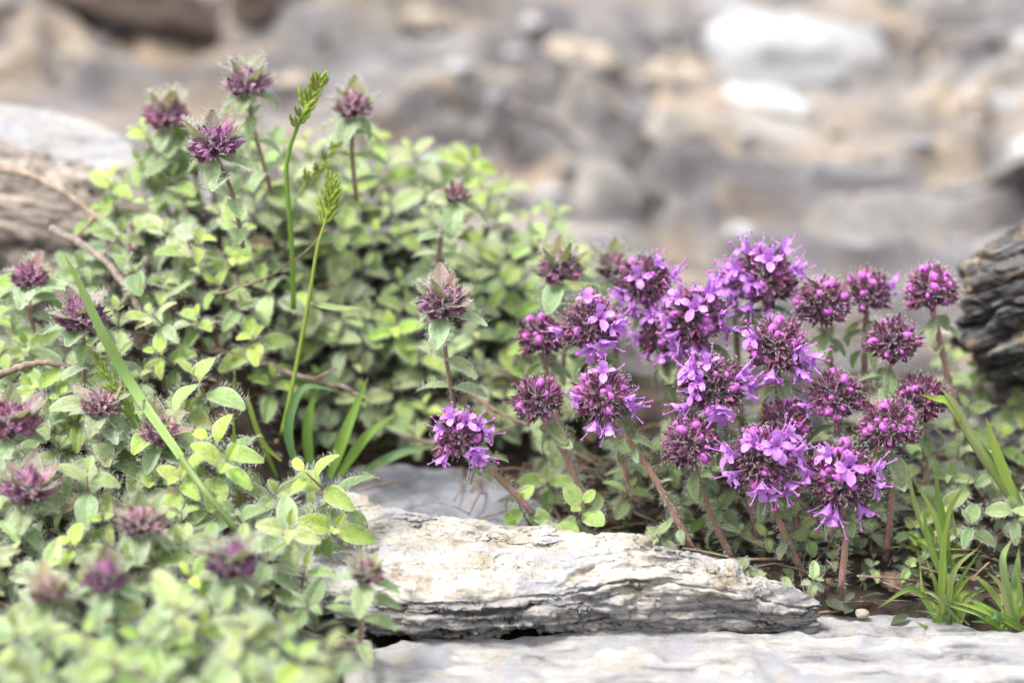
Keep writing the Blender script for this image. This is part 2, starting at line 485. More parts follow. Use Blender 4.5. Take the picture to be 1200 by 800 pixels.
# ------------------------------------------------------------------ the setting
def axis(d0, d1, step, far, grow=1.25):
    a = list(np.arange(d0, d1 + 1e-6, step)); s = step; x = d1
    hi = []
    while x < far: s *= grow; x += s; hi.append(x)
    s = step; x = d0; lo = []
    while x > -far: s *= grow; x -= s; lo.append(x)
    return np.array(lo[::-1] + a + hi)
gx, gy = axis(-15, 15, 0.2, 4000), axis(-14, 12, 0.2, 4000)
GX, GY = np.meshgrid(gx, gy, indexing='ij')
near = sstep(60, 20, np.abs(GX)) * sstep(60, 20, np.abs(GY))
GZ = terrain_h(GX, GY) + near * 0.16 * fbm(P3(GX, GY) * 0.9, 5, 3)
GZ = np.where(GY < -14, GZ - sstep(-14, -60, GY) * 1.0, GZ)
g = link('ground', np_mesh('ground', P3(GX, GY, GZ).reshape(-1, 3), grid_faces(len(gx), len(gy))[:, ::-1], M_soil))
tag(g, 'dark brown crumbly soil under the plants', None, None, 'structure')

sx, sy = np.linspace(-48, 48, 330), np.concatenate([np.linspace(8.5, 40, 240), np.linspace(40.6, 75, 60)])
SX, SY = np.meshgrid(sx, sy, indexing='ij')
warp = fbm(P3(SX, SY) * 0.12, 4, 11)
q = (SY + 0.43 * SX) / 4.6 + 1.3 * warp + 0.15 * fbm(P3(SX, SY) * 0.5, 3, 12)
fr = q - np.floor(q)
lay = np.floor(q)
saw = np.where(fr < 0.18, sstep(0, 0.18, fr), 1 - (fr - 0.18) / 0.82)
amp = 0.5 + 0.5 * _hash(lay, lay * 0 + 3, lay * 0, 5)
SZ = slope_h(SX, SY) + (0.5 + 1.0 * amp) * saw + 0.40 * fbm(P3(SX * 0.3, SY) * 0.22, 5, 13) + 0.20 * fbm(P3(SX * 0.5, SY) * 1.0, 4, 14)
SZ = SZ - 3.2 * sstep(30, 48, np.abs(SX)) - 3.0 * sstep(55, 75, SY)
sl_o = link('rock_slope', np_mesh('rock_slope', P3(SX, SY, SZ).reshape(-1, 3), grid_faces(len(sx), len(sy))[:, ::-1], M_slope))
tag(sl_o, 'out of focus grey and tan bedded rock slope behind the plants', None, None, 'structure')
def slope_z(x, y):
    i = int(np.clip(np.searchsorted(sx, x), 0, len(sx) - 1)); j = int(np.clip(np.searchsorted(sy, y), 0, len(sy) - 1))
    return SZ[i, j]
def on_slope(px, py):
    d = ray(px, py)
    for i in range(700):
        Y = 10 + i * 0.08
        p = CAM + d * ((Y - CAM.y) / d.y)
        if p.z <= slope_z(p.x, Y): return p
    return p

# ------------------------------------------------------------------ stones
def displaced(V, n, k, closed, amp, freq, seed, oct=6, aniso=(1, 1, 1)):
    G = V.reshape(n, k, 3)
    du = np.gradient(G, axis=0)
    dv = (np.roll(G, -1, 1) - np.roll(G, 1, 1)) if closed else np.gradient(G, axis=1)
    N = np.cross(dv, du)
    L = np.linalg.norm(N, axis=-1, keepdims=True); N = np.where(L > 1e-9, N / np.maximum(L, 1e-9), 0)
    return (G + N * (amp * fbm(G * np.array(aniso) * freq, oct, seed))[..., None]).reshape(-1, 3)

def resample(pts, N):
    P = np.array(pts + [pts[0]], float)
    # closed catmull-rom
    n = len(pts); Q = []
    A = np.array(pts, float)
    for i in range(n):
        p0, p1, p2, p3 = A[i - 1], A[i], A[(i + 1) % n], A[(i + 2) % n]
        for t in np.linspace(0, 1, 24, endpoint=False):
            Q.append(0.5 * ((2 * p1) + (-p0 + p2) * t + (2 * p0 - 5 * p1 + 4 * p2 - p3) * t * t + (-p0 + 3 * p1 - 3 * p2 + p3) * t ** 3))
    Q = np.array(Q); Q = np.vstack([Q, Q[:1]])
    dl = np.concatenate([[0], np.cumsum(np.linalg.norm(np.diff(Q, axis=0), axis=1))])
    tt = np.linspace(0, dl[-1], N, endpoint=False)
    return np.stack([np.interp(tt, dl, Q[:, c]) for c in range(Q.shape[1])], -1), dl[-1]

def slab(name, rim, zbot, mat, seed, N=520, nt_=46, ns=46, jag=0.10, strata=0.16, nlay=7, top=None, rough=0.05, under=0.25, label=None, cat='stone', rf=0.9):
    """a stone slab: rim = points (x, y, z) of the upper edge, counter-clockwise seen from above"""
    O, per = resample([tuple(p) for p in rim], N)
    u = np.arange(N) / N * per
    # signed area -> make ccw
    ar = 0.5 * np.sum(O[:, 0] * np.roll(O[:, 1], -1) - np.roll(O[:, 0], -1) * O[:, 1])
    if ar < 0: O = O[::-1].copy()
    c = O[:, :2].mean(0); D = O[:, :2] - c
    ev, evec = np.linalg.eigh(D.T @ D); ax = evec[:, 1]; ext = np.abs(D @ ax).max() * 0.62
    tng = np.roll(O[:, :2], -1, 0) - np.roll(O[:, :2], 1, 0)
    nrm = np.stack([tng[:, 1], -tng[:, 0]], -1); nrm /= np.maximum(np.linalg.norm(nrm, axis=1, keepdims=True), 1e-9)
    for _ in range(6): nrm = (nrm + np.roll(nrm, 1, 0) + np.roll(nrm, -1, 0)) / 3
    nrm /= np.maximum(np.linalg.norm(nrm, axis=1, keepdims=True), 1e-9)
    O[:, :2] += nrm * (jag * fbm(P3(O[:, 0], O[:, 1]) * 1.6, 5, seed))[:, None]
    tt = np.clip((O[:, :2] - c) @ ax, -ext, ext)
    Md = c + tt[:, None] * ax
    def fit_z(xy):                       # height of the top at inner points: weights of the rim
        d = ((xy[:, None, :] - O[None, ::8, :2]) ** 2).sum(-1) + 0.05
        wgt = 1 / d ** 1.5
        return (wgt * O[None, ::8, 2]).sum(1) / wgt.sum(1)
    zc = fit_z(Md)
    rows = []
    for t in np.linspace(0, 1, nt_) ** 0.85:
        xy = Md + (O[:, :2] - Md) * t
        z = zc * (1 - t) + O[:, 2] * t
        if top is not None: z = z + top(xy[:, 0], xy[:, 1]) * (1 - t ** 6)
        z = z + 0.08 * fbm(P3(xy[:, 0], xy[:, 1]) * rf, 5, seed + 3) * min(1, (1 - t) * 6 + 0.25)
        rows.append(np.stack([xy[:, 0], xy[:, 1], z], -1))
    rr = np.random.RandomState(seed)
    edges = np.sort(rr.uniform(0.05, 0.97, nlay)); offs = rr.uniform(-1, 1, nlay + 1)
    rim_row = rows[-1]
    for sv in np.linspace(0, 1, ns + 1)[1:]:
        lz = sv + 0.07 * fbm(P3(rim_row[:, 0] * 0.5, rim_row[:, 1] * 0.5, sv * 0.6), 3, seed + 5)
        off = np.zeros(N)
        for li in range(nlay + 1):
            lo = edges[li - 1] if li > 0 else -1; hi = edges[li] if li < nlay else 2
            inside = sstep(lo - 0.012, lo + 0.012, lz) * (1 - sstep(hi - 0.012, hi + 0.012, lz))
            nb_ = fbm(P3(rim_row[:, 0] * 1.1, rim_row[:, 1] * 1.1, li * 7.7 + sv * 1.5), 5, seed + 6)
            off += inside * (offs[li] * 0.6 + 0.35 * nb_ + 0.9 * np.round(nb_ * 2.6) / 2.6)
        for ei, e in enumerate(edges): off -= 0.8 * np.exp(-((lz - e) / 0.014) ** 2) * sstep(-0.25, 0.3, fbm(P3(rim_row[:, 0] * 0.6, rim_row[:, 1] * 0.6, ei * 3.3), 3, seed + 8))
        off = off * strata * sstep(0, 0.10, sv) - under * sv ** 3
        z = rim_row[:, 2] * (1 - sv) + zbot * sv
        rows.append(np.stack([rim_row[:, 0] + nrm[:, 0] * off, rim_row[:, 1] + nrm[:, 1] * off, z], -1))
    last = rows[-1]
    for t in (0.6, 0.05):
        rows.append(np.stack([Md[:, 0] + (last[:, 0] - Md[:, 0]) * t, Md[:, 1] + (last[:, 1] - Md[:, 1]) * t, np.full(N, zbot - 0.02)], -1))
    V = np.array(rows)
    n = len(rows)
    V = displaced(V.reshape(-1, 3), n, N, True, rough, 2.2, seed + 9, 6, (0.7, 0.7, 2.0))
    o = link(name, np_mesh(name, V, grid_faces(n, N, True), mat))
    o.data.shade_smooth()
    return tag(o, label, cat)

def rim_px(pts): return [tuple(atZ(px, py, z)) for px, py, z in pts]

# the pale stone in front: back edge left to right, then the front rim right to left
def main_top(x, y):
    n = fbm(P3(x * 0.45, y * 1.0), 4, 41)
    n2 = np.round(fbm(P3(x * 1.3, y * 2.0), 5, 43) * 3) / 3
    return 0.05 * n2 + 0.10 * sstep(0.0, 0.06, n) + 0.07 * sstep(-0.35, -0.30, n) + 0.06 * sstep(0.35, 0.39, n)
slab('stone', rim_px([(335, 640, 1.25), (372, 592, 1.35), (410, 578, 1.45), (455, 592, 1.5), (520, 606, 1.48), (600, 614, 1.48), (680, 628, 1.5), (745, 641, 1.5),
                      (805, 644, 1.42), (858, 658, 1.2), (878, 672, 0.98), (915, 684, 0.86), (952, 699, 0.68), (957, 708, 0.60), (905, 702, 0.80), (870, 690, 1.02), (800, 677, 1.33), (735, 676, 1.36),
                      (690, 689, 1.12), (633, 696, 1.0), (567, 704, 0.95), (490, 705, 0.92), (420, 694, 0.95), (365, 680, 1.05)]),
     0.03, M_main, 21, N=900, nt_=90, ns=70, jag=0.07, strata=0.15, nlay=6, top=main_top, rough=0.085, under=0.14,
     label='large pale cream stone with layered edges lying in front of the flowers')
slab('stone', rim_px([(350, 600, 0.85), (365, 560, 1.0), (430, 546, 1.1), (520, 548, 1.1), (580, 562, 1.05), (640, 596, 0.95), (650, 622, 0.85), (560, 650, 0.7), (420, 650, 0.7)]),
     0.0, M_slate, 22, N=420, jag=0.08, strata=0.12, label='flat blue-grey slate stone tucked behind the large pale stone')
# flat slabs at the bottom
slab('stone', [(-3.6, -4.4, 0.0), (-2.4, -3.4, 0.02), (0, -3.0, 0.05), (3, -2.6, 0.06), (6, -3.0, 0.08), (9.5, -3.05, 0.13), (13, -2.7, 0.14), (17, -3.0, 0.12), (18, -9, -0.2), (11, -12, -0.4), (4, -12.5, -0.4), (-2, -10.5, -0.3), (-4.4, -7, -0.1)],
     -1.6, M_front, 23, N=700, nt_=90, jag=0.12, strata=0.2, rough=0.07, label='broad whitish flat slab along the bottom edge of the picture')
slab('stone', [(4.0, -3.2, -0.06), (4.6, -1.9, -0.02), (6.5, -1.7, 0.0), (8.3, -2.0, 0.02), (9.4, -2.7, 0.0), (10.2, -4.2, -0.08), (7, -4.6, -0.12), (4.2, -4.3, -0.1)],
     -0.9, M_front, 24, N=420, jag=0.10, strata=0.15, rough=0.04, label='thin grey-white slab under the purple stems, right of the large pale stone')
# dark layered rock on the right
def rock(name, c, rad, mat, seed, rot=(0, 0, 0), n=90, k=140, p=2.6, amp=0.12, freq=0.8, bed=0.0, bedf=6.0, tilt=0.0, jag=0.0, label=None, cat='rock', sub=True):
    th = np.linspace(0.0, PI, n); ph = np.linspace(0, 2 * PI, k, endpoint=False)
    T, F = np.meshgrid(th, ph, indexing='ij')
    def sp(x): return np.sign(x) * np.abs(x) ** (2 / p)
    X, Y, Z = sp(np.sin(T)) * sp(np.cos(F)), sp(np.sin(T)) * sp(np.sin(F)), sp(np.cos(T))
    V = np.stack([X * rad[0], Y * rad[1], Z * rad[2]], -1)
    s_ = min(rad)
    o1 = np.array([seed * 3.1, seed * 1.7, seed * 0.9])
    d = amp * s_ * fbm(V / s_ * freq + o1, 6, seed)
    if bed > 0:
        zz = V[..., 2] / s_ * bedf * 0.5 + tilt * V[..., 0] / s_ + 0.8 * fbm(V / s_ * 0.6 + o1, 4, seed + 2)
        f_ = zz - np.floor(zz); L_ = np.floor(zz)
        d = d + bed * s_ * (0.9 * _hash(L_, L_ * 0, L_ * 0 + 4, seed) - 1.1 * np.exp(-((f_ - 0.5) / 0.5 - np.sign(f_ - 0.5)) ** 2 / 0.02)) * np.sin(T)
    if jag:
        jn = fbm(V / s_ * 1.6 + o1 + 9.1, 5, seed + 4)
        d = d + jag * s_ * (np.round(jn * 3.0) / 3.0 + 0.3 * fbm(V / s_ * np.array([1.0, 1.0, 3.0]) * 3.0 + o1, 4, seed + 7))
    nrm = V / np.linalg.norm(V, axis=-1, keepdims=True)
    V = V + nrm * d[..., None]
    o = link(name, np_mesh(name, V.reshape(-1, 3), grid_faces(n, k, True), mat))
    o.location = c; o.rotation_euler = rot
    return tag(o, label, cat)

rock('rock', atY(1272, 340, 5.0) , (2.6, 2.4, 1.95), M_dark, 31, rot=(R(-6), R(-26), R(-18)), n=190, k=280, amp=0.30, freq=0.9, bed=0.12, bedf=6.5, jag=0.16, label='dark layered rock with a tan crest at the right edge beside the last flower')
rock('rock', atY(1060, 540, 5.0), (4.2, 2.6, 1.3), M_dark, 32, rot=(R(-4), R(5), R(4)), n=130, k=220, amp=0.22, freq=0.7, bed=0.10, bedf=5.5, jag=0.12, label='low blackish layered rock in shade behind the flower stems')
rock('rock', atY(25, 268, 8.4), (3.3, 1.7, 1.75), M_wood, 33, rot=(R(-8), R(12), R(-6)), n=150, k=240, jag=0.13, amp=0.24, freq=0.7, bed=0.05, bedf=3.6, label='brown-grey weathered rock at the left edge behind the dry twig')
slab('stone', rim_px([(-60, 128, 7.4), (20, 122, 7.5), (80, 132, 7.3), (140, 158, 7.0), (160, 190, 6.6), (90, 205, 6.5), (0, 195, 6.7), (-90, 185, 6.8)]),
     2.0, M_front, 34, N=260, jag=0.06, strata=0.1, rough=0.05, label='smooth pale slab, blurred, at the upper left edge')

# blurred stones and painted-dark hollows on the slope: (px, py, half-width px, half-height px, material, label)
BG = [
 (932, 70, 108, 52, M_bgpale, 'large pale oval boulder, the biggest blurred stone near the top right'),
 (900, 122, 62, 17, M_bgwhite, 'long whitish stone under the big pale oval boulder'),
 (1182, 55, 34, 26, M_bgwhite, 'bright white quartz stone near the upper right corner'),
 (1203, 178, 16, 18, M_bgwhite, 'small white stone cut by the right edge above the dark rock'),
 (682, 64, 42, 15, M_bgtan, 'cream oblong stone right of the dark crack at top centre'),
 (500, 22, 46, 14, M_bgtan, 'pale beige ledge stone at the top, left of the dark crack'),
 (232, 40, 30, 26, M_bgtan, 'warm cream stone between the two dark hollows at top left'),
 (150, 2, 105, 34, M_bghollow, 'dark brown hollow at the top left, its shade painted on a rock'),
 (290, 4, 46, 34, M_bghollow, 'small dark brown hollow right of the warm cream stone, its shade painted on a rock'),
 (20, 85, 34, 22, M_bgtan, 'yellowish tan stone at the left edge over the pale slab'),
 (75, 95, 30, 17, M_bgtan, 'tan stone above the right end of the pale slab'),
 (355, 35, 34, 22, M_bggrey, 'grey stone above the leftmost grass head'),
 (1085, 75, 30, 13, M_bgtan, 'buff stone between the oval boulder and the white quartz'),
 (1165, 116, 46, 13, M_bgpale, 'flat pale stone below the white quartz'),
 (1105, 225, 18, 18, M_bgtan, 'orange-tan pebble upper left of the dark layered rock'),
 (800, 90, 44, 14, M_bgtan, 'tan stone left of the big pale oval boulder'),
 (735, 130, 40, 12, M_bggrey, 'flat grey stone in the centre of the blurred slope'),
 (860, 10, 40, 13, M_bgpale, 'pale stone at the top edge over the oval boulder'),
]
for i, (px, py, hw, hh, m, lab) in enumerate(BG):
    p = on_slope(px, py)
    k = (p - CAM).dot(FWD) * SPAN / 1200 / DIST
    a, b = hw * k, hh * k
    rock('stone', p + Vector((0, b * 0.9, -b * 0.35)), (a * 1.04, a * 0.7, b * 1.12), m, 60 + i, rot=(R(rnd.uniform(-10, 10)), R(rnd.uniform(4, 16)), R(rnd.uniform(-20, 20))), n=40, k=60, p=2.15, amp=0.30, freq=0.9, label=lab, cat='stone')
# small rubble over the slope: one mass
def rubble(name, spots, mat, seed, kind='stuff', label=None):
    rr = np.random.RandomState(seed)
    bpy_v, bpy_f = [], []
    phi = (1 + 5 ** 0.5) / 2
    ic = np.array([(-1, phi, 0), (1, phi, 0), (-1, -phi, 0), (1, -phi, 0), (0, -1, phi), (0, 1, phi), (0, -1, -phi), (0, 1, -phi), (phi, 0, -1), (phi, 0, 1), (-phi, 0, -1), (-phi, 0, 1)]) / 1.9
    fc = np.array([(0, 11, 5), (0, 5, 1), (0, 1, 7), (0, 7, 10), (0, 10, 11), (1, 5, 9), (5, 11, 4), (11, 10, 2), (10, 7, 6), (7, 1, 8), (3, 9, 4), (3, 4, 2), (3, 2, 6), (3, 6, 8), (3, 8, 9), (4, 9, 5), (2, 4, 11), (6, 2, 10), (8, 6, 7), (9, 8, 1)])
    n = 0
    for (x, y, z, s) in spots:
        V = ic * (1 + rr.uniform(-0.3, 0.3, (12, 1))) * np.array([s * rr.uniform(0.8, 1.6), s * rr.uniform(0.7, 1.2), s * rr.uniform(0.4, 0.8)])
        a = rr.uniform(0, 6.28); V = V @ np.array([[math.cos(a), -math.sin(a), 0], [math.sin(a), math.cos(a), 0], [0, 0, 1]])
        bpy_v.append(V + (x, y, z)); bpy_f.append(fc + n); n += 12
    o = link(name, np_mesh(name, np.vstack(bpy_v), np.vstack(bpy_f), mat, False))
    return tag(o, label, None, None, kind)
for nm, m, cnt, sd_ in (('rubble', M_bgtan, 160, 1), ('rubble', M_bggrey, 260, 2), ('rubble', M_bgpale, 70, 3)):
    sp = []
    for _ in range(cnt):
        x, y = rnd.uniform(-24, 24), rnd.uniform(9, 40)
        sp.append((x, y, slope_z(x, y), rnd.uniform(0.12, 0.42)))
    rubble(nm, sp, m, sd_, label={1: 'tan rubble strewn over the slope', 2: 'grey rubble strewn over the slope', 3: 'pale chips strewn over the slope'}[sd_])

# ------------------------------------------------------------------ plant pieces
def leaf_mesh(name, L=1.0, W=0.55, curl=0.5, fold=0.25, seed=0, hairs=1.0, mat=None, pet=0.10, nx=7, ny=10, twist=0.0, wpos=0.8):
    rr = random.Random(seed); b = MB()
    pts, uvs = [], []
    y = z = 0.0; ang = -curl * 0.35; prev = 0
    for i in range(ny):
        t = i / (ny - 1)
        ds = (t - prev) * L; prev = t
        y += math.cos(ang) * ds; z += math.sin(ang) * ds
        ang -= curl / (ny - 1) if i > 0 else 0
        tt = max(0.0, (t - pet) / (1 - pet))
        wd = 0.5 * W * (math.sin(PI * tt ** wpos) ** 0.56 if 0 < tt < 1 else 0) + 0.03 * L * (1 - t)
        if i == ny - 1: wd = 0.055 * L
        row, ur = [], []
        for j in range(nx):
            u = -1 + 2 * j / (nx - 1)
            dz = fold * abs(u) * wd - 0.28 * fold * wd * u ** 4
            dz += 0.035 * W * math.sin(t * 20 - abs(u) * 3) * (1 - abs(u)) * abs(u) * 2
            dz += 0.03 * W * rr.uniform(-1, 1)
            a = twist * t
            px, pz = u * wd, dz
            row.append((px * math.cos(a) - pz * math.sin(a), y - math.sin(ang) * pz * 0.5, z + px * math.sin(a) + pz * math.cos(a)))
            ur.append((0.5 + 0.5 * u, t))
        pts.append(row); uvs.append(ur)
    ids = b.grid(pts, uvs)
    if hairs > 0:
        for i in range(1, ny):
            for sgn, j in ((-1, 0), (1, nx - 1)):
                for q_ in range(6 if rr.random() < hairs else 2):
                    w_ = rr.random(); vi = b.vert(Vector(b.v[ids[i][j]]).lerp(Vector(b.v[ids[i - 1][j]]), w_), b.uv[ids[i][j]])
                    b.hair(vi, (sgn * rr.uniform(0.5, 1.2), rr.uniform(-0.2, 0.9), rr.uniform(-0.1, 0.9)), L * rr.uniform(0.10, 0.22), rr, wd=0.0026 * L / 0.75)
            for j in range(1, nx - 1):
                if rr.random() < 0.6 * hairs:
                    b.hair(ids[i][j], (rr.uniform(-.5, .5), rr.uniform(-.2, .6), 1), L * rr.uniform(0.05, 0.11), rr, wd=0.0026 * L / 0.75)
    return b.mesh(name, [mat or M_leaf, M_hair])

LEAF = [leaf_mesh('leaf', 1, 0.43 + 0.045 * (i % 3), 0.30 + 0.22 * (i % 4), 0.42 + 0.10 * (i % 3), 100 + i, 1.0, twist=0.15 * ((i % 3) - 1)) for i in range(8)]
BLEAF = [leaf_mesh('bright_leaf', 1, 0.60 + 0.03 * (i % 2), 0.35 + 0.2 * i, 0.22, 140 + i, 0.25, pet=0.14, wpos=0.95) for i in range(3)]
BRACT = [leaf_mesh('bract', 1, 0.46 + 0.05 * i, 0.25 - 0.25 * i, 0.45, 150 + i, 1.0, pet=0.02, wpos=0.62) for i in range(3)]

def tube(b, pts, rad, nseg=6, m=0, hairs=0, rr=None, hl=(0.06, 0.12), hm=1):
    pts = [Vector(p) for p in pts]; n = len(pts)
    rows, uvs = [], []
    ref = None
    for i, p in enumerate(pts):
        d = (pts[min(i + 1, n - 1)] - pts[max(i - 1, 0)]).normalized()
        a = d.orthogonal().normalized() if ref is None else (ref - d * ref.dot(d)).normalized()
        ref = a
        c = d.cross(a)
        r = rad[i] if hasattr(rad, '__len__') else rad
        rows.append([p + (a * math.cos(2 * PI * k / nseg) + c * math.sin(2 * PI * k / nseg)) * r for k in range(nseg)])
        uvs.append([(k / nseg, i / max(1, n - 1)) for k in range(nseg)])
    ids = b.grid(rows, uvs, m, True)
    for end, row in ((0, ids[0]), (1, ids[-1])):
        b.face(row if end else row[::-1], m)
    if hairs and rr:
        for i in range(n):
            for k in range(nseg):
                for _ in range(hairs):
                    vi = b.vert(Vector(rows[i][k]).lerp(Vector(rows[max(0, i - 1)][k]), rr.random()))
                    b.hair(vi, (Vector(rows[i][k]) - pts[i]).normalized() + Vector((rr.uniform(-.5, .5), rr.uniform(-.5, .5), rr.uniform(-.6, .3))), rr.uniform(*hl), rr, hm, 0.0042)
    return ids

def spline(pts, n):
    A = [Vector(p) for p in pts]
    if len(A) == 2:
        return [A[0].lerp(A[1], i / (n - 1)) for i in range(n)]
    out = []
    for i in range(n):
        f = i / (n - 1) * (len(A) - 1); k = min(int(f), len(A) - 2); t = f - k
        p1, p2 = A[k], A[k + 1]; p0 = A[k - 1] if k > 0 else p1 * 2 - p2; p3 = A[k + 2] if k + 2 < len(A) else p2 * 2 - p1
        out.append(0.5 * ((2 * p1) + (-p0 + p2) * t + (2 * p0 - 5 * p1 + 4 * p2 - p3) * t * t + (-p0 + 3 * p1 - 3 * p2 + p3) * t ** 3))
    return out

def frame(p, d, up, s=1.0):
    """matrix with local +Y along d and +Z near up"""
    y = Vector(d).normalized(); z = Vector(up) - y * Vector(up).dot(y)
    if z.length < 1e-4: z = y.orthogonal()
    z.normalize(); x = y.cross(z)
    sx_ = s if not hasattr(s, '__len__') else s[0]; sy_ = s if not hasattr(s, '__len__') else s[1]; sz_ = s if not hasattr(s, '__len__') else s[2]
    return Matrix(((x.x * sx_, y.x * sy_, z.x * sz_, p[0]), (x.y * sx_, y.y * sy_, z.y * sz_, p[1]), (x.z * sx_, y.z * sy_, z.z * sz_, p[2]), (0, 0, 0, 1)))

def frameZ(p, d, up, s=1.0):
    """matrix with local +Z along d, local +Y near up"""
    z = Vector(d).normalized(); y = Vector(up) - z * Vector(up).dot(z)
    if y.length < 1e-4: y = z.orthogonal()
    y.normalize(); x = y.cross(z)
    return Matrix(((x.x * s, y.x * s, z.x * s, p[0]), (x.y * s, y.y * s, z.y * s, p[1]), (x.z * s, y.z * s, z.z * s, p[2]), (0, 0, 0, 1)))

def lerp3(a, b, t): return tuple(a[i] + (b[i] - a[i]) * t for i in range(3))
def jit(c, rr, a=0.2):
    k = 1 + rr.uniform(-a, a)
    return tuple(max(0.0, v * k * (1 + rr.uniform(-a, a) * 0.4)) for v in c)

GREY = (0.29, 0.37, 0.235); MID = (0.23, 0.33, 0.13); YEL = (0.40, 0.55, 0.08); BRI = (0.33, 0.45, 0.11); DARK = (0.12, 0.18, 0.08)
STEMC = (0.20, 0.085, 0.075)
TONES = {'grey-green': (GREY, (0.27, 0.36, 0.11)), 'yellow-centred': ((0.18, 0.28, 0.10), YEL), 'fresh green': (MID, BRI), 'pale downy': ((0.36, 0.43, 0.30), (0.42, 0.50, 0.18)), 'dark green': (DARK, MID)}

# sprig stems shared between sprigs
def sst(x, a, b):
    t = min(1, max(0, (x - a) / (b - a))); return t * t * (3 - 2 * t)
def make_sprig_shape(seed, n_pair, H, bend):
    rr = random.Random(seed)
    top = Vector((bend * math.cos(seed), bend * math.sin(seed), H))
    path = spline([(0, 0, 0), (top.x * 0.25, top.y * 0.25, H * 0.5), top], 8)
    b = MB(); tube(b, path, [0.05 - 0.036 * i / 7 for i in range(8)], 5, 0, 1, rr, (0.05, 0.11))
    leaves = []
    for k in range(1 if n_pair > 4 else 0, n_pair):
        f = k / max(1, n_pair - 1)                 # 0 lowest .. 1 tip
        t = 0.22 + 0.76 * (f ** 0.6)
        i = min(7, t * 7); i0 = int(min(6, i)); p = path[i0].lerp(path[i0 + 1], i - i0)
        ax = (path[i0 + 1] - path[i0]).normalized()
        az0 = (k % 2) * PI / 2 + rr.uniform(-0.25, 0.25)
        sz = (0.60 + 0.45 * sst(f, 0.15, 0.5)) if f < 0.74 else 1.05 - 2.3 * (f - 0.74)
        pol = R(104 - 78 * f ** 1.9 + rr.uniform(-9, 9))
        for s_ in (0, PI):
            az = az0 + s_ + rr.uniform(-0.15, 0.15)
            e1 = ax.orthogonal().normalized(); e2 = ax.cross(e1)
            rad = e1 * math.cos(az) + e2 * math.sin(az)
            d = ax * math.cos(pol) + rad * math.sin(pol)
            leaves.append((p + rad * 0.03, d, ax + rad * -0.1, sz * rr.uniform(0.85, 1.12), f, rr.randrange(8)))
    return b.mesh('sprig_stem', [M_stem, M_hair]), leaves, top
SHAPES = [make_sprig_shape(200 + i, (5, 6, 5, 4, 6, 5, 7, 4)[i], (1.8, 2.2, 1.6, 1.4, 2.4, 1.9, 2.6, 1.6)[i], (0.2, 0.4, 0.3, 0.1, 0.5, 0.35, 0.6, 0.25)[i]) for i in range(8)]
SPRIGS = []
def sprig(tip, axis_, shape, size, tone, seed, label=None, bright=False):
    rr = random.Random(seed)
    sm, leaves, top = SHAPES[shape]
    ax = Vector(axis_).normalized()
    q_ = Vector((0, 0, 1)).rotation_difference(ax) @ Quaternion((0, 0, 1), rr.uniform(0, 6.28))
    M = Matrix.Translation(Vector(tip) - (q_ @ top) * size) @ q_.to_matrix().to_4x4() @ Matrix.Scale(size, 4)
    r = link('thyme_sprig', None, None, M); r.empty_display_size = 0.3
    tag(r, label, 'sprig', 'leafy thyme sprigs')
    link('stem', sm, r, None, jit(STEMC, rr, 0.3))
    lo, hi = TONES[tone]
    for p, d, up, sz, f, li in leaves:
        c = jit(lerp3(lo, hi, max(0, (f - 0.45) / 0.55) ** 0.8), rr, 0.22)
        if f < 0.45 and rr.random() < 0.10: c = jit((0.22, 0.14, 0.08), rr)
        me = BLEAF[li % 3] if bright else LEAF[li]
        link('leaf', me, r, frame(p, d, up, (0.69 * sz * rr.uniform(0.85, 1.2), 0.69 * sz * rr.uniform(0.85, 1.12), 0.69 * sz)), c)
    SPRIGS.append((r, Vector(tip), tone, label))
    return r

# ------------------------------------------------------------------ flowers
def calyx_mesh(seed, L=0.34, r0=0.078, flare=0.0, hairs=1):
    rr = random.Random(seed); b = MB()
    prof = [(0.0, 0.022), (0.05, 0.055), (0.13, r0), (0.21, r0 * 0.98)]
    rows, uvs = [], []
    for z, r in prof:
        rows.append([(r * math.cos(2 * PI * k / 10), r * math.sin(2 * PI * k / 10), z) for k in range(10)])
        uvs.append([(k / 10, z / L) for k in range(10)])
    ids = b.grid(rows, uvs, 0, True)
    b.face(ids[0][::-1], 0)
    for j in range(5):
        a = 2 * PI * (2 * j + 1) / 10
        l = L * (1.08 if j in (1, 3) else 0.98) * rr.uniform(0.92, 1.08)
        rt = r0 * (0.62 + flare + rr.uniform(-0.1, 0.15))
        m = b.vert((r0 * 0.95 * math.cos(a), r0 * 0.95 * math.sin(a), 0.21 + (l - 0.21) * 0.4), (0.05 + 0.2 * j, 0.75))
        t = b.vert((rt * math.cos(a), rt * math.sin(a), l), (0.1 + 0.2 * j, 1.0))
        i0, i1, i2 = ids[3][2 * j], ids[3][2 * j + 1], ids[3][(2 * j + 2) % 10]
        b.face((i0, i1, m)); b.face((i1, i2, m)); b.face((i0, m, t)); b.face((m, i2, t))
        for _ in range(2): b.hair(t, (math.cos(a) + rr.uniform(-.6, .6), math.sin(a) + rr.uniform(-.6, .6), 0.6), rr.uniform(0.05, 0.10), rr, wd=0.0028)
    for ring in (1, 2, 3):
        for k in range(0, 10, 1):
            a = 2 * PI * k / 10
            for _ in range(hairs if ring > 1 else 1):
                b.hair(ids[ring][k], (math.cos(a), math.sin(a), rr.uniform(-0.1, 0.8)), rr.uniform(0.05, 0.11), rr, wd=0.0026)
    return b.mesh('calyx', [M_calyx, M_hair])
CALYX = [calyx_mesh(300 + i, 0.33 + 0.02 * (i % 3), 0.104 + 0.008 * (i % 2), 0.02 + 0.12 * (i % 3)) for i in range(4)]

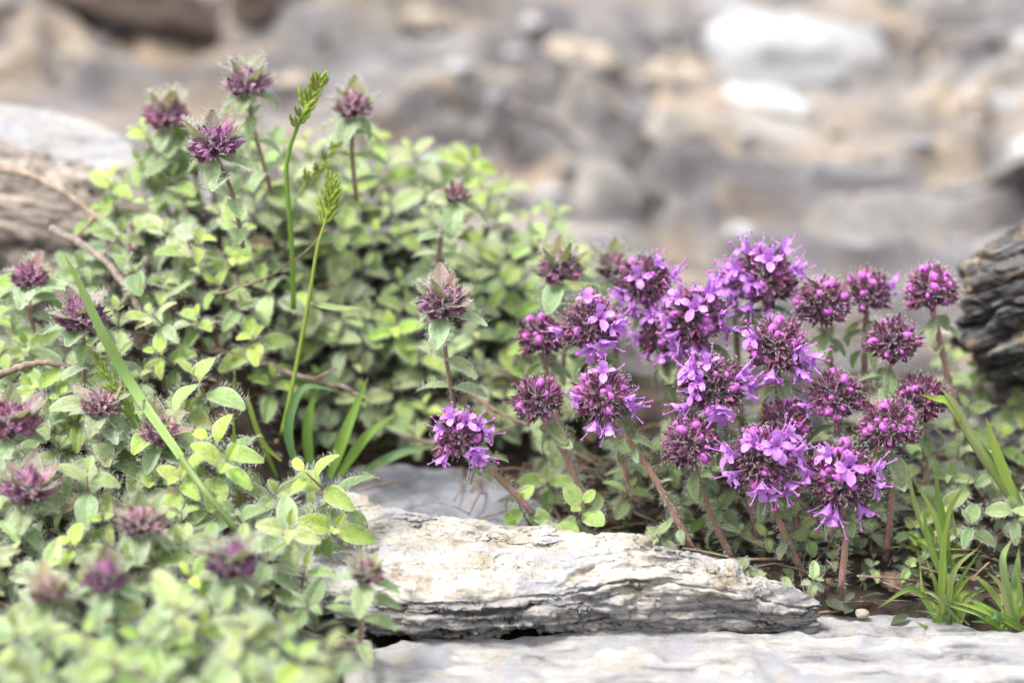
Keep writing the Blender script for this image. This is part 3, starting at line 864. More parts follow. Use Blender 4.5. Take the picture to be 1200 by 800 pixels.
def ball(b, c, r, nu=8, nv=6, m=0, sq=(1, 1, 1), v0=0.0, v1=1.0):
    rows, uvs = [], []
    for i in range(nv + 1):
        th = PI * (0.02 + 0.96 * i / nv)
        rows.append([(c[0] + r * sq[0] * math.sin(th) * math.cos(2 * PI * k / nu), c[1] + r * sq[1] * math.sin(th) * math.sin(2 * PI * k / nu), c[2] - r * sq[2] * math.cos(th)) for k in range(nu)])
        uvs.append([(k / nu, v0 + (v1 - v0) * i / nv) for k in range(nu)])
    ids = b.grid(rows, uvs, m, True); b.face(ids[0][::-1], m); b.face(ids[-1], m)
    return ids

def bud_mesh(seed, big=1.0):
    rr = random.Random(seed); b = MB()
    rows, uvs = [], []
    prof = [(0.02, 0.03), (0.09, 0.05), (0.15, 0.066), (0.20, 0.074), (0.25, 0.066), (0.285, 0.042), (0.30, 0.010)]
    for i, (z, r) in enumerate(prof):
        row = []
        for k in range(10):
            a = 2 * PI * k / 10
            rr_ = r * big * (1 + 0.16 * math.cos(a * 2 + seed) + 0.06 * math.cos(a * 5)) 
            row.append((rr_ * math.cos(a), rr_ * math.sin(a), z + (big - 1) * 0.25 * z))
        rows.append(row); uvs.append([(k / 10, i / 6) for k in range(10)])
    ids = b.grid(rows, uvs, 0, True); b.face(ids[-1]); b.face(ids[0][::-1])
    for k in range(0, 10, 2):
        b.hair(ids[4][k], (rows[4][k][0], rows[4][k][1], 0.05), 0.05, rr, wd=0.0025)
    return b.mesh('bud', [M_bud, M_hair])
BUD = [bud_mesh(320), bud_mesh(321, 1.30), bud_mesh(322, 0.85)]

def corolla_tube():
    b = MB(); rows, uvs = [], []
    for i, (z, r, oy) in enumerate([(0.10, 0.032, 0), (0.22, 0.045, 0), (0.32, 0.07, -0.006), (0.38, 0.10, -0.014)]):
        rows.append([(r * 1.1 * math.cos(2 * PI * k / 10), r * math.sin(2 * PI * k / 10) + oy, z) for k in range(10)]); uvs.append([(k / 10, 0.2 + i * 0.1) for k in range(10)])
    b.grid(rows, uvs, 0, True)
    return b.mesh('corolla_tube', [M_petal])
def petal_mesh(L, W, curl, notch, seed, cup=0.2):
    rr = random.Random(seed); b = MB(); pts, uvs = [], []
    y = z = 0; ang = 0.3
    ny, nx = 8, 7
    for i in range(ny):
        t = i / (ny - 1)
        if i: y += math.cos(ang) * L / (ny - 1); z += math.sin(ang) * L / (ny - 1); ang -= curl / (ny - 1)
        wd = W * 0.5 * (0.42 + 0.58 * math.sin(PI * min(1, t * 1.02) ** 1.25)) if t < 0.8 else W * 0.5 * (1.0 - ((t - 0.8) / 0.2) ** 2 * 0.74) * 0.86
        row, ur = [], []
        for j in range(nx):
            u = -1 + 2 * j / (nx - 1)
            yy = y - notch * L * max(0, (1 - abs(u) * 2.2)) * t ** 4 - 0.10 * L * u * u * t
            row.append((u * wd, yy, z + cup * wd * u * u + 0.02 * L * rr.uniform(-1, 1)))
            ur.append((0.5 + 0.5 * u, t))
        pts.append(row); uvs.append(ur)
    b.grid(pts, uvs)
    return b.mesh('petal', [M_petal])
def stamen_mesh(L, seed):
    rr = random.Random(seed); b = MB()
    path = spline([(0, 0, 0.25), (0, 0.02, 0.25 + L * 0.5), (0.02 * rr.uniform(-1, 1), 0.07, 0.25 + L)], 6)
    tube(b, path, [0.0095, 0.009, 0.0085, 0.008, 0.008, 0.011], 5, 0)
    # anther: the filament swells into a two-lobed head
    e = path[-1]
    ids = ball(b, (e.x, e.y, e.z + 0.008), 0.028, 7, 5, 1, (1.25, 0.9, 0.85))
    return b.mesh('stamen', [M_petal, M_anther])
TUBE = corolla_tube()
PET_UP = [petal_mesh(0.19, 0.19, 0.2, 0.25, 330, 0.35), petal_mesh(0.21, 0.20, -0.2, 0.2, 331, 0.3)]
PET_SIDE = [petal_mesh(0.22, 0.135, 0.9, 0.0, 332), petal_mesh(0.20, 0.14, 0.5, 0.05, 333)]
PET_LOW = [petal_mesh(0.27, 0.165, 0.8, 0.10, 334), petal_mesh(0.25, 0.17, 1.2, 0.10, 335)]
STAM = [stamen_mesh(0.36, 340), stamen_mesh(0.42, 341), stamen_mesh(0.26, 342)]

def rot_about(axis_, ang): return Matrix.Rotation(ang, 4, axis_)
def flower(parent, M, rr):
    """corolla along local +Z, upper lip to local +Y"""
    fl = link('flower', TUBE, parent, M)
    def pet(me, az, spread, z=0.36, off=0.075, s=1.0):
        # petal grows along +Y; tilt it from the tube axis by 'spread', then swing round the tube
        A = rot_about('Z', az) @ Matrix.Translation((0, off, z)) @ rot_about('X', PI / 2 - spread) @ Matrix.Scale(s, 4)
        link('petal', me, fl, A)
    v = rr.randrange(2)
    pet(PET_UP[v], rr.uniform(-.1, .1), R(rr.uniform(25, 55)))
    pet(PET_SIDE[v], R(100) + rr.uniform(-.15, .15), R(rr.uniform(70, 95)))
    pet(PET_SIDE[1 - v], R(-100) + rr.uniform(-.15, .15), R(rr.uniform(70, 95)))
    pet(PET_LOW[v], R(180) + rr.uniform(-.15, .15), R(rr.uniform(80, 105)))
    for az, t in ((R(35), 10), (R(-35), 10), (R(110), 18), (R(-110), 18)):
        A = rot_about('Z', az + rr.uniform(-.3, .3)) @ rot_about('X', -R(t * rr.uniform(0.6, 1.8)))
        link('stamen', rr.choice(STAM), fl, A)
    return fl

CALC = [(0.13, 0.013, 0.065), (0.17, 0.022, 0.09), (0.10, 0.010, 0.05), (0.21, 0.04, 0.13)]
def flowering(spec):
    """a flowering thyme stem: stem, leaves, calyces with buds, open flowers"""
    hx, hy, Y, wpx, base, fl, nbud, label, seed = spec
    rr = random.Random(seed)
    H = atY(hx, hy, Y)
    Rh = wpx * 0.0175 * 0.5 * 1.03
    if len(base) == 2: B = atY(base[0], base[1], Y + rr.uniform(-0.2, 0.5))
    else: B = atY(*base)
    gz = float(ground_h(B.x, B.y))
    B.z = min(B.z, max(gz + 0.1, B.z))
    if B.z > gz: B.z = max(gz, B.z - 0.6)
    mid = B.lerp(H, 0.5) + Vector((rr.uniform(-.12, .12), rr.uniform(-.1, .1), 0))
    hd = (H - mid).normalized()
    ax = (hd * 0.6 + Vector((0, -0.12, 0.7))).normalized()
    neck = H - ax * Rh * 0.55
    r = root('flowering_thyme', B, label, 'flower', 'purple flowering thyme stems')
    path = [p - B for p in spline([B, mid, neck], max(8, int((neck - B).length / 0.22)))]
    nb = len(path)
    b = MB(); tube(b, path, [0.080 - 0.018 * i / nb for i in range(nb)], 7, 0, 5, rr, (0.08, 0.19))
    link('stem', b.mesh('flower_stem', [M_stem, M_hair]), r, None, jit((0.36, 0.17, 0.165), rr, 0.2))
    # leaves: a pair under the head, pairs down the stem
    def pair(f, size, polar, hue, az):
        i = min(nb - 2, int(f * (nb - 1))); p = path[i]
        a_ = (path[i + 1] - path[i]).normalized(); e1 = Vector((1, 0, 0)); e1 = (e1 - a_ * e1.dot(a_)).normalized(); e2 = a_.cross(e1)
        for s_ in (0, PI):
            q_ = az + s_ + rr.uniform(-.2, .2)
            rad = e1 * math.cos(q_) + e2 * math.sin(q_)
            link('leaf', rr.choice(LEAF), r, frame(p + rad * 0.05, a_ * math.cos(polar) + rad * math.sin(polar), a_, size * rr.uniform(.85, 1.15)), jit(hue, rr, 0.2))
    az = rr.uniform(0, 3)
    pair(0.97, 0.68, R(105), (0.20, 0.27, 0.13), az)
    pair(0.84, 0.52, R(100), (0.17, 0.26, 0.11), az + 1.5)
    Ls = (neck - B).length
    for k in range(int(Ls / 1.0)):
        f = 0.72 - k * 0.9 / Ls
        if f < 0.08: break
        pair(f, rr.uniform(0.32, 0.55), R(rr.uniform(70, 110)), lerp3(MID, GREY, rr.random()), az + 1.57 * k)
    # receptacle
    b = MB(); ball(b, (0, 0, 0), Rh * 0.42, 10, 8, 0)
    H0 = H - B
    core = link('receptacle', b.mesh('receptacle', [M_calyx]), r, Matrix.Translation(H0), (0.10, 0.05, 0.05))
    # open flowers first
    dirs = []
    if len(fl) > 2: fl = list(fl) + [(rr.uniform(0, 360), rr.uniform(.2, .7)) for _ in range(3)]
    stage = rr.uniform(0.08, 0.30)
    for a_, f_ in fl:
        a_ = R(a_); d = Vector((math.cos(a_) * (1 - f_), -f_, math.sin(a_) * (1 - f_))).normalized(); dirs.append(d)
    N = int(50 * (Rh / 0.58) ** 1.3)
    cm = math.cos(R(122))
    s_c = Rh / 0.58 * 0.5 + 0.5
    e1 = ax.orthogonal().normalized(); e2 = ax.cross(e1)
    cand = []
    for k in range(N):
        cz = 1 - (k + 0.5) / N * (1 - cm); a_ = k * 2.399963 + rr.uniform(-.12, .12); sr = math.sqrt(max(0, 1 - cz * cz))
        d = (e1 * math.cos(a_) + e2 * math.sin(a_)) * sr + ax * cz
        d = (d + Vector((rr.uniform(-.08, .08),) * 3)).normalized(); cand.append((d, cz))
    def put_calyx(d, cz, bud):
        dd = (d + ax * 0.22).normalized()
        base_p = H0 + d * Rh * rr.uniform(0.26, 0.40)
        M = frameZ(base_p, dd, (rr.uniform(-1, 1), rr.uniform(-1, 1), 1), s_c * rr.uniform(0.9, 1.12))
        cx = link('calyx', rr.choice(CALYX), r, M, jit(rr.choice(CALC), rr, 0.25))
        if bud: link('bud', BUD[1] if bud == 2 else rr.choice(BUD), cx, Matrix.Translation((0, 0, 0.015 + 0.05 * (bud == 2))))
    nb_ = 0
    order = list(range(N)); 
    budset = set(rr.sample(order, min(N, nbud + int(N * stage))))
    big = set(list(budset)[:max(1, nbud // 3)])
    for k, (d, cz) in enumerate(cand):
        if any(d.angle(q_) < 0.24 for q_ in dirs): continue
        put_calyx(d, cz, (2 if k in big else 1) if k in budset else 0)
    for d in dirs:
        put_calyx(d, 0.5, 0)
        up = Vector((0, -0.25, 1)) + Vector((rr.uniform(-.3, .3), 0, rr.uniform(-.2, .2)))
        if abs(d.z) > 0.85: up = Vector((0, 1, 0.2)) if d.z > 0 else Vector((0, -1, .4))
        flower(r, frameZ(H0 + d * Rh * rr.uniform(0.38, 0.52), (d + ax * 0.1).normalized(), up, s_c * rr.uniform(0.85, 1.05)), rr)
    return r

F_ = [
 # hx, hy, Y, width, stem base, [(screen angle, frontness)...], buds, label
 (897, 328, 2.6, 92, (893, 470), [(100, .25), (155, .3), (30, .35), (200, .3), (170, .05), (15, .1), (60, .0), (335, .3), (125, .0), (235, .35)], 8, 'tallest round flower head with a full ring of open lilac flowers'),
 (754, 334, 2.6, 78, (790, 470), [(110, .6), (60, .2), (330, .45), (20, .15), (295, .45)], 6, 'flower head at upper left with lilac flowers along its right side'),
 (693, 385, 1.0, 84, (745, 560), [(95, .12), (265, .7), (185, .15), (12, .3)], 5, 'flower head with one bloom facing front and one standing on top, upper left'),
 (634, 398, 1.8, 60, (672, 530), [], 7, 'small budded flower head left of the one with a bloom facing front'),
 (631, 470, 0.2, 66, (690, 562), [], 8, 'lowest budded flower head on the left, above a drooping hairy leaf'),
 (708, 466, -0.1, 78, (812, 612), [(92, .25), (250, .45), (345, .25)], 8, 'flower head on a long slanting stem with blooms at top and lower left'),
 (540, 512, -0.4, 66, (625, 570), [(150, .35), (110, .3), (40, .3), (10, .25), (230, .35), (75, .45)], 7, 'flower head standing alone at far left, just above the grey slate'),
 (816, 372, 1.6, 86, (835, 520), [(130, .3), (60, .2), (100, .6), (180, .3), (210, .45), (340, .3), (15, .45), (240, .3)], 6, 'flower head in the middle wreathed in open lilac flowers'),
 (775, 392, 2.2, 60, (800, 520), [(60, .4), (180, .3), (120, .3), (270, .5), (320, .3)], 4, 'half-hidden flower head of lilac blooms between its two larger neighbours'),
 (838, 456, 0.1, 88, (890, 640), [(140, .3), (105, .2), (170, .5), (280, .75), (35, .3), (205, .3), (10, .35)], 7, 'broad flower head at the centre of the group, blooms on its left shoulder'),
 (963, 358, 1.8, 78, (985, 470), [], 9, 'dark bud-covered flower head right of the tallest head'),
 (1016, 346, 2.5, 66, (1020, 480), [(25, .15), (175, .3)], 6, 'flower head with a single bloom leaning out to the upper right'),
 (1091, 342, 2.0, 72, (1125, 470), [], 10, 'rightmost flower head, budded, against the blurred rock'),
 (1046, 402, 0.9, 70, (1030, 520), [], 7, 'round budded flower head below the rightmost one'),
 (912, 408, 0.5, 84, (910, 560), [(350, .35), (330, .2), (150, .35), (15, .6), (310, .25)], 7, 'flower head below the tallest one with blooms reaching to the right'),
 (980, 468, 0.1, 72, (975, 600), [(195, .15)], 7, 'round maroon budded head in the middle right of the group'),
 (1042, 500, -0.5, 76, (1038, 655), [], 8, 'budded flower head above the rightmost upright hairy stem'),
 (1079, 470, 0.5, 72, (1080, 620), [], 5, 'dark head half behind its neighbour, beside the broad grass blade'),
 (922, 496, 0.2, 66, (935, 620), [], 5, 'small maroon head tucked between four larger flower heads'),
 (810, 522, -0.4, 76, (860, 640), [], 10, 'bud-dotted flower head low on the left side of the main group'),
 (893, 540, -1.0, 96, (950, 692), [(110, .45), (70, .5), (160, .3), (20, .3), (195, .4), (285, .35), (50, .2), (320, .4)], 7, 'large low flower head full of blooms above a thick hairy stem'),
 (986, 560, -1.1, 98, (985, 692), [(350, .3), (20, .3), (120, .3), (240, .45), (305, .3), (165, .3)], 9, 'lowest wide flower head with blooms hanging at its lower right'),
 (862, 335, 3.2, 56, (870, 470), [(150, .4), (100, .4), (30, .5), (230, .5)], 3, 'hazy flower head just left of the tallest head'),
]
for i, s in enumerate(F_):
    flowering(s + (500 + i,))

# bare extra stems among the flowers (broken or hidden heads)
# ------------------------------------------------------------------ bracted thyme heads on the left
PUR = (0.31, 0.10, 0.25); PALEP = (0.42, 0.25, 0.26); BRN = (0.28, 0.15, 0.12)
def budded(hx, hy, Y, wpx, base, tint, nbr, label, seed, tight=1.0, lean=(0, -0.2, 1), green=0.4):
    rr = random.Random(seed)
    H = atY(hx, hy, Y); B = atY(base[0], base[1] + 35, Y + (base[2] if len(base) > 2 else 0.3))
    Rh = wpx * 0.0175 * 0.5
    mid = B.lerp(H, 0.5) + Vector((rr.uniform(-.1, .1), 0, 0))
    ax = ((H - mid).normalized() * 0.5 + Vector(lean)).normalized()
    r = root('budding_thyme', B, label, 'flower', 'thyme heads in purple bud')
    neck = H - ax * Rh * 0.5
    path = [p - B for p in spline([B, mid, neck], 12)]
    b = MB(); tube(b, path, [0.055 - 0.012 * i / 12 for i in range(12)], 6, 0, 2, rr, (0.05, 0.12))
    link('stem', b.mesh('budding_stem', [M_stem, M_hair]), r, None, jit((0.19, 0.09, 0.08), rr, 0.2))
    H0 = H - B
    e1 = ax.orthogonal().normalized(); e2 = ax.cross(e1)
    def rad(a_): return e1 * math.cos(a_) + e2 * math.sin(a_)
    front = [k * 2 * PI / (nbr + 2) for k in range(nbr + 2)]
    front = [a_ for a_ in front if rad(a_).y > -0.72]          # none stands right in front of the head
    for k, a_ in enumerate(front):
        a_ += rr.uniform(-.2, .2); pol = R(rr.uniform(28, 66))
        c = lerp3(tint, (0.18, 0.24, 0.10), rr.uniform(0.15, 0.85))
        link('bract', rr.choice(BRACT), r, frame(H0 - ax * Rh * 0.35 + rad(a_) * Rh * 0.1, ax * math.cos(pol) + rad(a_) * math.sin(pol), ax * 1.0 - rad(a_) * 0.3, Rh * rr.uniform(1.3, 1.75)), jit(c, rr, 0.25))
    for k in range(4):
        a_ = k * PI / 2 + 0.6 + rr.uniform(-.2, .2); pol = R(rr.uniform(72, 105))
        link('leaf', rr.choice(LEAF), r, frame(H0 - ax * Rh * 0.6 + rad(a_) * 0.05, ax * math.cos(pol) + rad(a_) * math.sin(pol), ax, rr.uniform(0.65, 0.95)), jit(lerp3((0.30, 0.38, 0.24), (0.22, 0.31, 0.14), rr.random()), rr, 0.2))
    n = 28
    for k in range(n):
        cz = 1 - (k + 0.5) / n * 1.15; a_ = k * 2.39996; sr = math.sqrt(max(0, 1 - cz * cz))
        d = (rad(a_) * sr * tight + ax * (cz * 0.7 + 0.25)).normalized()
        bp = H0 + ax * Rh * (0.30 * cz - 0.35) + rad(a_) * sr * Rh * 0.32 * tight
        cx = link('calyx', rr.choice(CALYX), r, frameZ(bp, d, (rr.uniform(-1, 1), rr.uniform(-1, 1), 0.2), Rh / 0.5 * rr.uniform(0.8, 1.2) * 1.0), jit(lerp3(tint, PUR, rr.random() * 0.6), rr, 0.3))
    for k in range(3):
        f = 0.75 - 0.25 * k; i = int(f * 11); p = path[i]; a0 = rr.uniform(0, 3)
        for s_ in (0, PI):
            q_ = rad(a0 + s_); d = ax * 0.3 + q_
            link('leaf', rr.choice(LEAF), r, frame(p, d, ax, rr.uniform(0.55, 0.9)), jit(lerp3(GREY, MID, rr.random()), rr, 0.2))
    return r
B_ = [
 (250, 165, 1.6, 66, (285, 255), PUR, 5, 'purple bud head with spreading dark leaves, sharpest one at upper left'),
 (288, 95, 4.0, 58, (318, 190), (0.38, 0.20, 0.30), 6, 'topmost thyme head, pale and blurred, above the sharp purple bud head'),
 (195, 132, 5.5, 60, (215, 200), (0.42, 0.16, 0.28), 6, 'pink blurred thyme head farthest back at upper left'),
 (414, 122, 4.6, 50, (418, 200), PALEP, 5, 'blurred thyme head right of the tall grass seed head'),
 (535, 226, 4.2, 36, (512, 280), BRN, 5, 'small brown-purple head at the back of the leaf mat'),
 (520, 352, 0.6, 62, (532, 442), (0.31, 0.14, 0.21), 6, 'woolly bud head alone in the middle of the leaf mat'),
 (656, 312, 2.8, 58, (660, 400), (0.19, 0.07, 0.10), 6, 'dusky bud head at the right end of the leaf mat'),
 (719, 310, 4.2, 50, (722, 390), (0.20, 0.08, 0.11), 6, 'blurred dusky bud head behind the flowers at upper left'),
 (34, 322, 2.2, 46, (45, 375), (0.28, 0.07, 0.16), 5, 'small pinkish bud head near the left edge below the dry twig'),
 (96, 368, -0.2, 62, (98, 445), PUR, 6, 'purple bud head crossed by the broad grass blade'),
 (14, 490, -2.2, 66, (10, 560), (0.36, 0.10, 0.22), 6, 'maroon bud head cut by the left edge'),
 (32, 568, -3.2, 62, (20, 625), (0.36, 0.13, 0.25), 6, 'purple bud head below the maroon one at the left edge'),
 (118, 472, -1.2, 48, (112, 520), PALEP, 5, 'pale pinkish woolly head between the left edge and the grass blade'),
 (186, 503, -1.4, 54, (205, 560), PALEP, 5, 'pale woolly head touching the lower part of the grass blade'),
 (272, 655, -4.6, 58, (270, 720), (0.19, 0.06, 0.15), 6, 'purple bud head in front, left of the pale stone'),
 (125, 675, -7.2, 50, (130, 740), (0.22, 0.05, 0.17), 5, 'strongly blurred purple head in the near left corner'),
 (165, 608, -4.4, 54, (212, 700), (0.40, 0.28, 0.24), 5, 'pale nodding head on an arched red stem at lower left'),
 (57, 690, -5.4, 44, (60, 740), (0.36, 0.27, 0.18), 4, 'brownish opening head low at the left edge'),
 (430, 668, -4.9, 40, (420, 735), (0.30, 0.26, 0.18), 4, 'small greenish head leaning over the left end of the pale stone'),
]
def clear(a):
    if a[0] < 300 and a[1] > 300: return (a[0], a[1], min(a[2], on_mat(a[0], a[1], 2.3).y)) + tuple(a[3:])
    return a
B_ = [clear(a) for a in B_]
for i, a in enumerate(B_):
    budded(*a, seed=600 + i)

# ------------------------------------------------------------------ sprigs
UPC = Vector((0, -0.62, 1))
def ax_rand(rr, k=0.35): return UPC + Vector((rr.uniform(-k, k) * 1.3, rr.uniform(-k, k), 0))
EXPL = [  # tip px, py, lift over ground, shape, size, tone, label
 (296, 392, 1.8, 1, 1.15, 'yellow-centred', 'large star of thyme leaves with a yellow heart in the middle left'),
 (182, 410, 1.6, 4, 0.95, 'yellow-centred', 'upright yellow-green thyme tip right of the broad grass blade'),
 (230, 368, 1.6, 0, 0.85, 'yellow-centred', 'round yellow-green thyme tip left of the large leaf star'),
 (192, 330, 1.6, 1, 0.9, 'fresh green', 'thyme tip with two long side leaves between twig and grass stalk'),
 (300, 298, 1.6, 0, 1.0, 'yellow-centred', 'thyme rosette above the large leaf star, left of the grass stalk'),
 (388, 293, 1.6, 2, 1.0, 'yellow-centred', 'thyme rosette right of the thinner grass seed head'),
 (470, 326, 1.6, 4, 0.9, 'fresh green', 'upright thyme tip left of the woolly bud head'),
 (586, 388, 1.5, 1, 0.9, 'yellow-centred', 'thyme tip right of the woolly bud head'),
 (466, 444, 1.5, 1, 1.05, 'fresh green', 'flat thyme rosette above the dark hollow, below the woolly bud head'),
 (560, 282, 1.6, 0, 0.9, 'yellow-centred', 'yellow thyme tip right of the small brown-purple head'),
 (623, 250, 1.7, 4, 0.95, 'fresh green', 'thyme tip standing up at the right end of the mat skyline'),
 (515, 182, 1.7, 1, 0.9, 'grey-green', 'highest thyme tip on the back skyline of the mat'),
 (590, 214, 1.7, 2, 0.85, 'pale downy', 'pale thyme tip on the skyline above the small brown-purple head'),
 (366, 588, 1.2, 4, 0.95, 'grey-green', 'thyme sprig with a red stem arching over the left end of the pale stone'),
 (82, 634, 1.6, 1, 1.0, 'yellow-centred', 'hairy thyme rosette with a lit yellow leaf at lower left'),
 (54, 662, 1.6, 0, 1.0, 'pale downy', 'woolly pale thyme rosette at the lower left edge'),
 (213, 600, 1.6, 1, 1.05, 'grey-green', 'large downy thyme rosette at the foot of the broad grass blade'),
 (120, 606, 1.6, 4, 0.95, 'fresh green', 'thyme tip between the nodding head and the purple head at left'),
 (217, 478, 1.6, 2, 0.95, 'fresh green', 'shining thyme tip right of the pale woolly head by the blade'),
 (68, 518, 1.6, 0, 0.95, 'grey-green', 'thyme tip right of the maroon head at the left edge'),
 (440, 680, 0.9, 4, 0.8, 'fresh green', 'small thyme sprig against the dark left face of the pale stone'),
 (1146, 428, 1.4, 1, 0.9, 'fresh green', 'thyme sprig with a big oval leaf right of the last flower'),
 (1112, 412, 1.4, 4, 0.8, 'fresh green', 'thyme leaves below the rightmost flower head'),
 (1172, 505, 1.2, 0, 1.0, 'yellow-centred', 'yellow-green thyme sprig behind the broad grass at the right edge'),
 (1196, 470, 1.2, 1, 1.0, 'fresh green', 'thyme sprig cut by the right edge under the dark rock'),
 (540, 780, 1.0, 4, 0.7, 'fresh green', 'single blurred green shoot in front of the bottom slab'),
]
for i, (px, py, lift, sh, size, tone, lab) in enumerate(EXPL):
    rr = random.Random(800 + i)
    tip = on_mat(px, py, lift)
    sprig(tip, ax_rand(rr, 0.15), sh, size, tone, 800 + i, lab)
# two clear broad-leaved sprigs beside the slate
sprig(atY(682, 590, -0.3), (0.05, -0.9, 0.7), 1, 1.15, 'fresh green', 870, 'glossy broad-leaved green sprig directly above the pale stone', True)
sprig(atY(606, 586, 0.0), (-0.35, -0.6, 0.7), 0, 0.9, 'yellow-centred', 871, 'small glossy green sprig at the right end of the grey slate', True)
sprig(atY(640, 560, 1.4), (-0.1, -0.4, 0.9), 2, 0.9, 'fresh green', 872, 'green sprig in shade between the lone flower head and slanting stems')

taken = [(to_px(t[1]), t[1]) for t in SPRIGS]
heads_px = [(s[0], s[1], s[2], s[3]) for s in F_] + [(a[0], a[1], a[2], a[3]) for a in B_]
def scatter(n, xr, yr, minpx, shapes, sizes, tones, seed, accept):
    rr = random.Random(seed); k = tries = 0
    while k < n and tries < n * 60:
        tries += 1
        x, y = rr.uniform(*xr), rr.uniform(*yr)
        if not accept(x, y): continue
        sh = rr.choice(shapes); size = rr.uniform(*sizes)
        hgt = SHAPES[sh][2].z * size * 0.9
        tip = Vector((x, y - 0.3, float(ground_h(x, y)) + hgt))
        pp = to_px(tip)
        if not (-60 < pp[0] < 1260 and 60 < pp[1] < 860): continue
        if any((pp[0] - o[0][0]) ** 2 + (pp[1] - o[0][1]) ** 2 < minpx ** 2 for o in taken): continue
        if any(abs(pp[0] - h[0]) < h[3] * 0.9 and -h[3] * .7 < pp[1] - h[1] < h[3] * 0.95 and y < h[2] + 0.3 for h in heads_px): continue
        tone = rr.choice(tones)
        sprig(tip, ax_rand(rr), sh, size, tone, seed * 1000 + tries)
        taken.append((pp, tip)); k += 1
    return k
def in_left(x, y):                      # the continuous carpet on the left
    if y > 6.5 or (x < -9.0 and y > 4.2): return False
    return x < -3.7 + 0.1 * (y + 4) if y < -1.2 else (x < -6.6 if y < 4.0 else x < -3.2)
def in_bank(x, y): return -6.4 < x < 1.9 and y > (4.3 if x > -5 else 2.6)
def in_front(x, y): return x < -3.3 - 0.12 * (y + 9) and y < -4.5
T1 = ['grey-green', 'grey-green', 'yellow-centred', 'fresh green', 'pale downy', 'yellow-centred']
c1 = scatter(120, (-12, -3), (-5, 6.3), 34, [0, 1, 2, 3, 5], (0.85, 1.3), T1 + ['dark green'], 31, in_left)
c2 = scatter(98, (-6.4, 2), (2.6, 8.0), 29, [0, 1, 2, 3, 5], (0.8, 1.15), T1, 32, in_bank)
c3 = scatter(58, (-10, -2.6), (-11, -5), 35, [1, 4, 5, 6, 0], (0.9, 1.25), ['pale downy', 'yellow-centred', 'fresh green', 'grey-green'], 33, in_front)
c4 = scatter(22, (0.6, 9.5), (-1.2, 3.8), 32, [2, 3, 0], (0.6, 0.85), ['grey-green', 'dark green', 'fresh green'], 34, lambda x, y: True)
c5 = scatter(16, (8.3, 12), (-0.5, 3.2), 36, [0, 1, 2, 4], (0.7, 1.0), ['fresh green', 'yellow-centred', 'grey-green'], 35, lambda x, y: True)
c6 = scatter(15, (4.6, 8.6), (-2.0, 0.8), 20, [0, 3, 7], (0.42, 0.62), ['grey-green', 'dark green', 'fresh green'], 36, lambda x, y: True)
print('sprigs', len(SPRIGS), c1, c2, c3, c4)

# labels of the scattered sprigs: by the landmark they stand nearest to
LM = [(296, 392, 'the large leaf star'), (182, 410, 'the upright yellow tip by the blade'), (388, 293, 'the thin grass seed head'), (365, 110, 'the tall grass seed head'),
      (470, 326, 'the upright tip left of the woolly bud'), (586, 388, 'the tip right of the woolly bud'), (466, 444, 'the flat rosette over the hollow'),
      (623, 250, 'the tip at the right end of the mat'), (515, 182, 'the highest tip on the skyline'), (366, 588, 'the red-stemmed sprig by the stone'),
      (82, 634, 'the hairy rosette with a lit leaf'), (213, 600, 'the foot of the broad blade'), (250, 165, 'the sharp purple bud head'),
      (288, 95, 'the topmost thyme head'), (195, 132, 'the pink blurred head'), (414, 122, 'the blurred head by the tall grass'), (535, 226, 'the small brown-purple head'),
      (520, 352, 'the woolly bud head'), (656, 312, 'the dusky bud head'), (34, 322, 'the pinkish bud head'), (96, 368, 'the purple head behind the blade'),
      (14, 490, 'the maroon head at the edge'), (32, 568, 'the purple head under the maroon one'), (118, 472, 'the pale pinkish woolly head'), (186, 503, 'the pale woolly head on the blade'),
      (272, 655, 'the purple head near the stone'), (125, 675, 'the strongly blurred purple head'), (165, 608, 'the nodding head'), (57, 690, 'the brownish opening head'),
      (430, 668, 'the greenish head over the stone'), (60, 250, 'the dry twig at left'), (130, 300, 'the upright twig stub'), (985, 692, 'the thickest upright flower stem'),
      (1038, 655, 'the rightmost hairy flower stem'), (1146, 428, 'the big oval leaf by the last flower'), (1160, 560, 'the thick grass shoot'), (860, 640, 'the stems left of the thick one'), (20, 780, 'the bottom left corner'), (230, 780, 'the bottom edge under the purple heads'), (400, 760, 'the dark gap left of the slab')]
buckets = {}
for r, tip, tone, lab in SPRIGS:
    if lab: continue
    px, py = to_px(tip)
    l = min(LM, key=lambda a: (a[0] - px) ** 2 + (a[1] - py) ** 2)
    dx, dy = px - l[0], py - l[1]
    side = ('right of' if dx > 0 else 'left of') if abs(dx) > abs(dy) else ('below' if dy > 0 else 'above')
    buckets.setdefault((l[2], side, tone), []).append((dx * dx + dy * dy, r))
ORD = ['nearest', 'second nearest', 'third nearest', 'fourth nearest', 'fifth nearest', 'sixth nearest', 'seventh nearest', 'eighth nearest', 'ninth nearest']
for (l, side, tone), rows in buckets.items():
    rows.sort(key=lambda a: a[0])
    for k, (_, r) in enumerate(rows):
        r['label'] = f'{tone} thyme sprig {side} {l}' if len(rows) == 1 else f'{tone} thyme sprig {ORD[min(k, 8)]} {side} {l}'

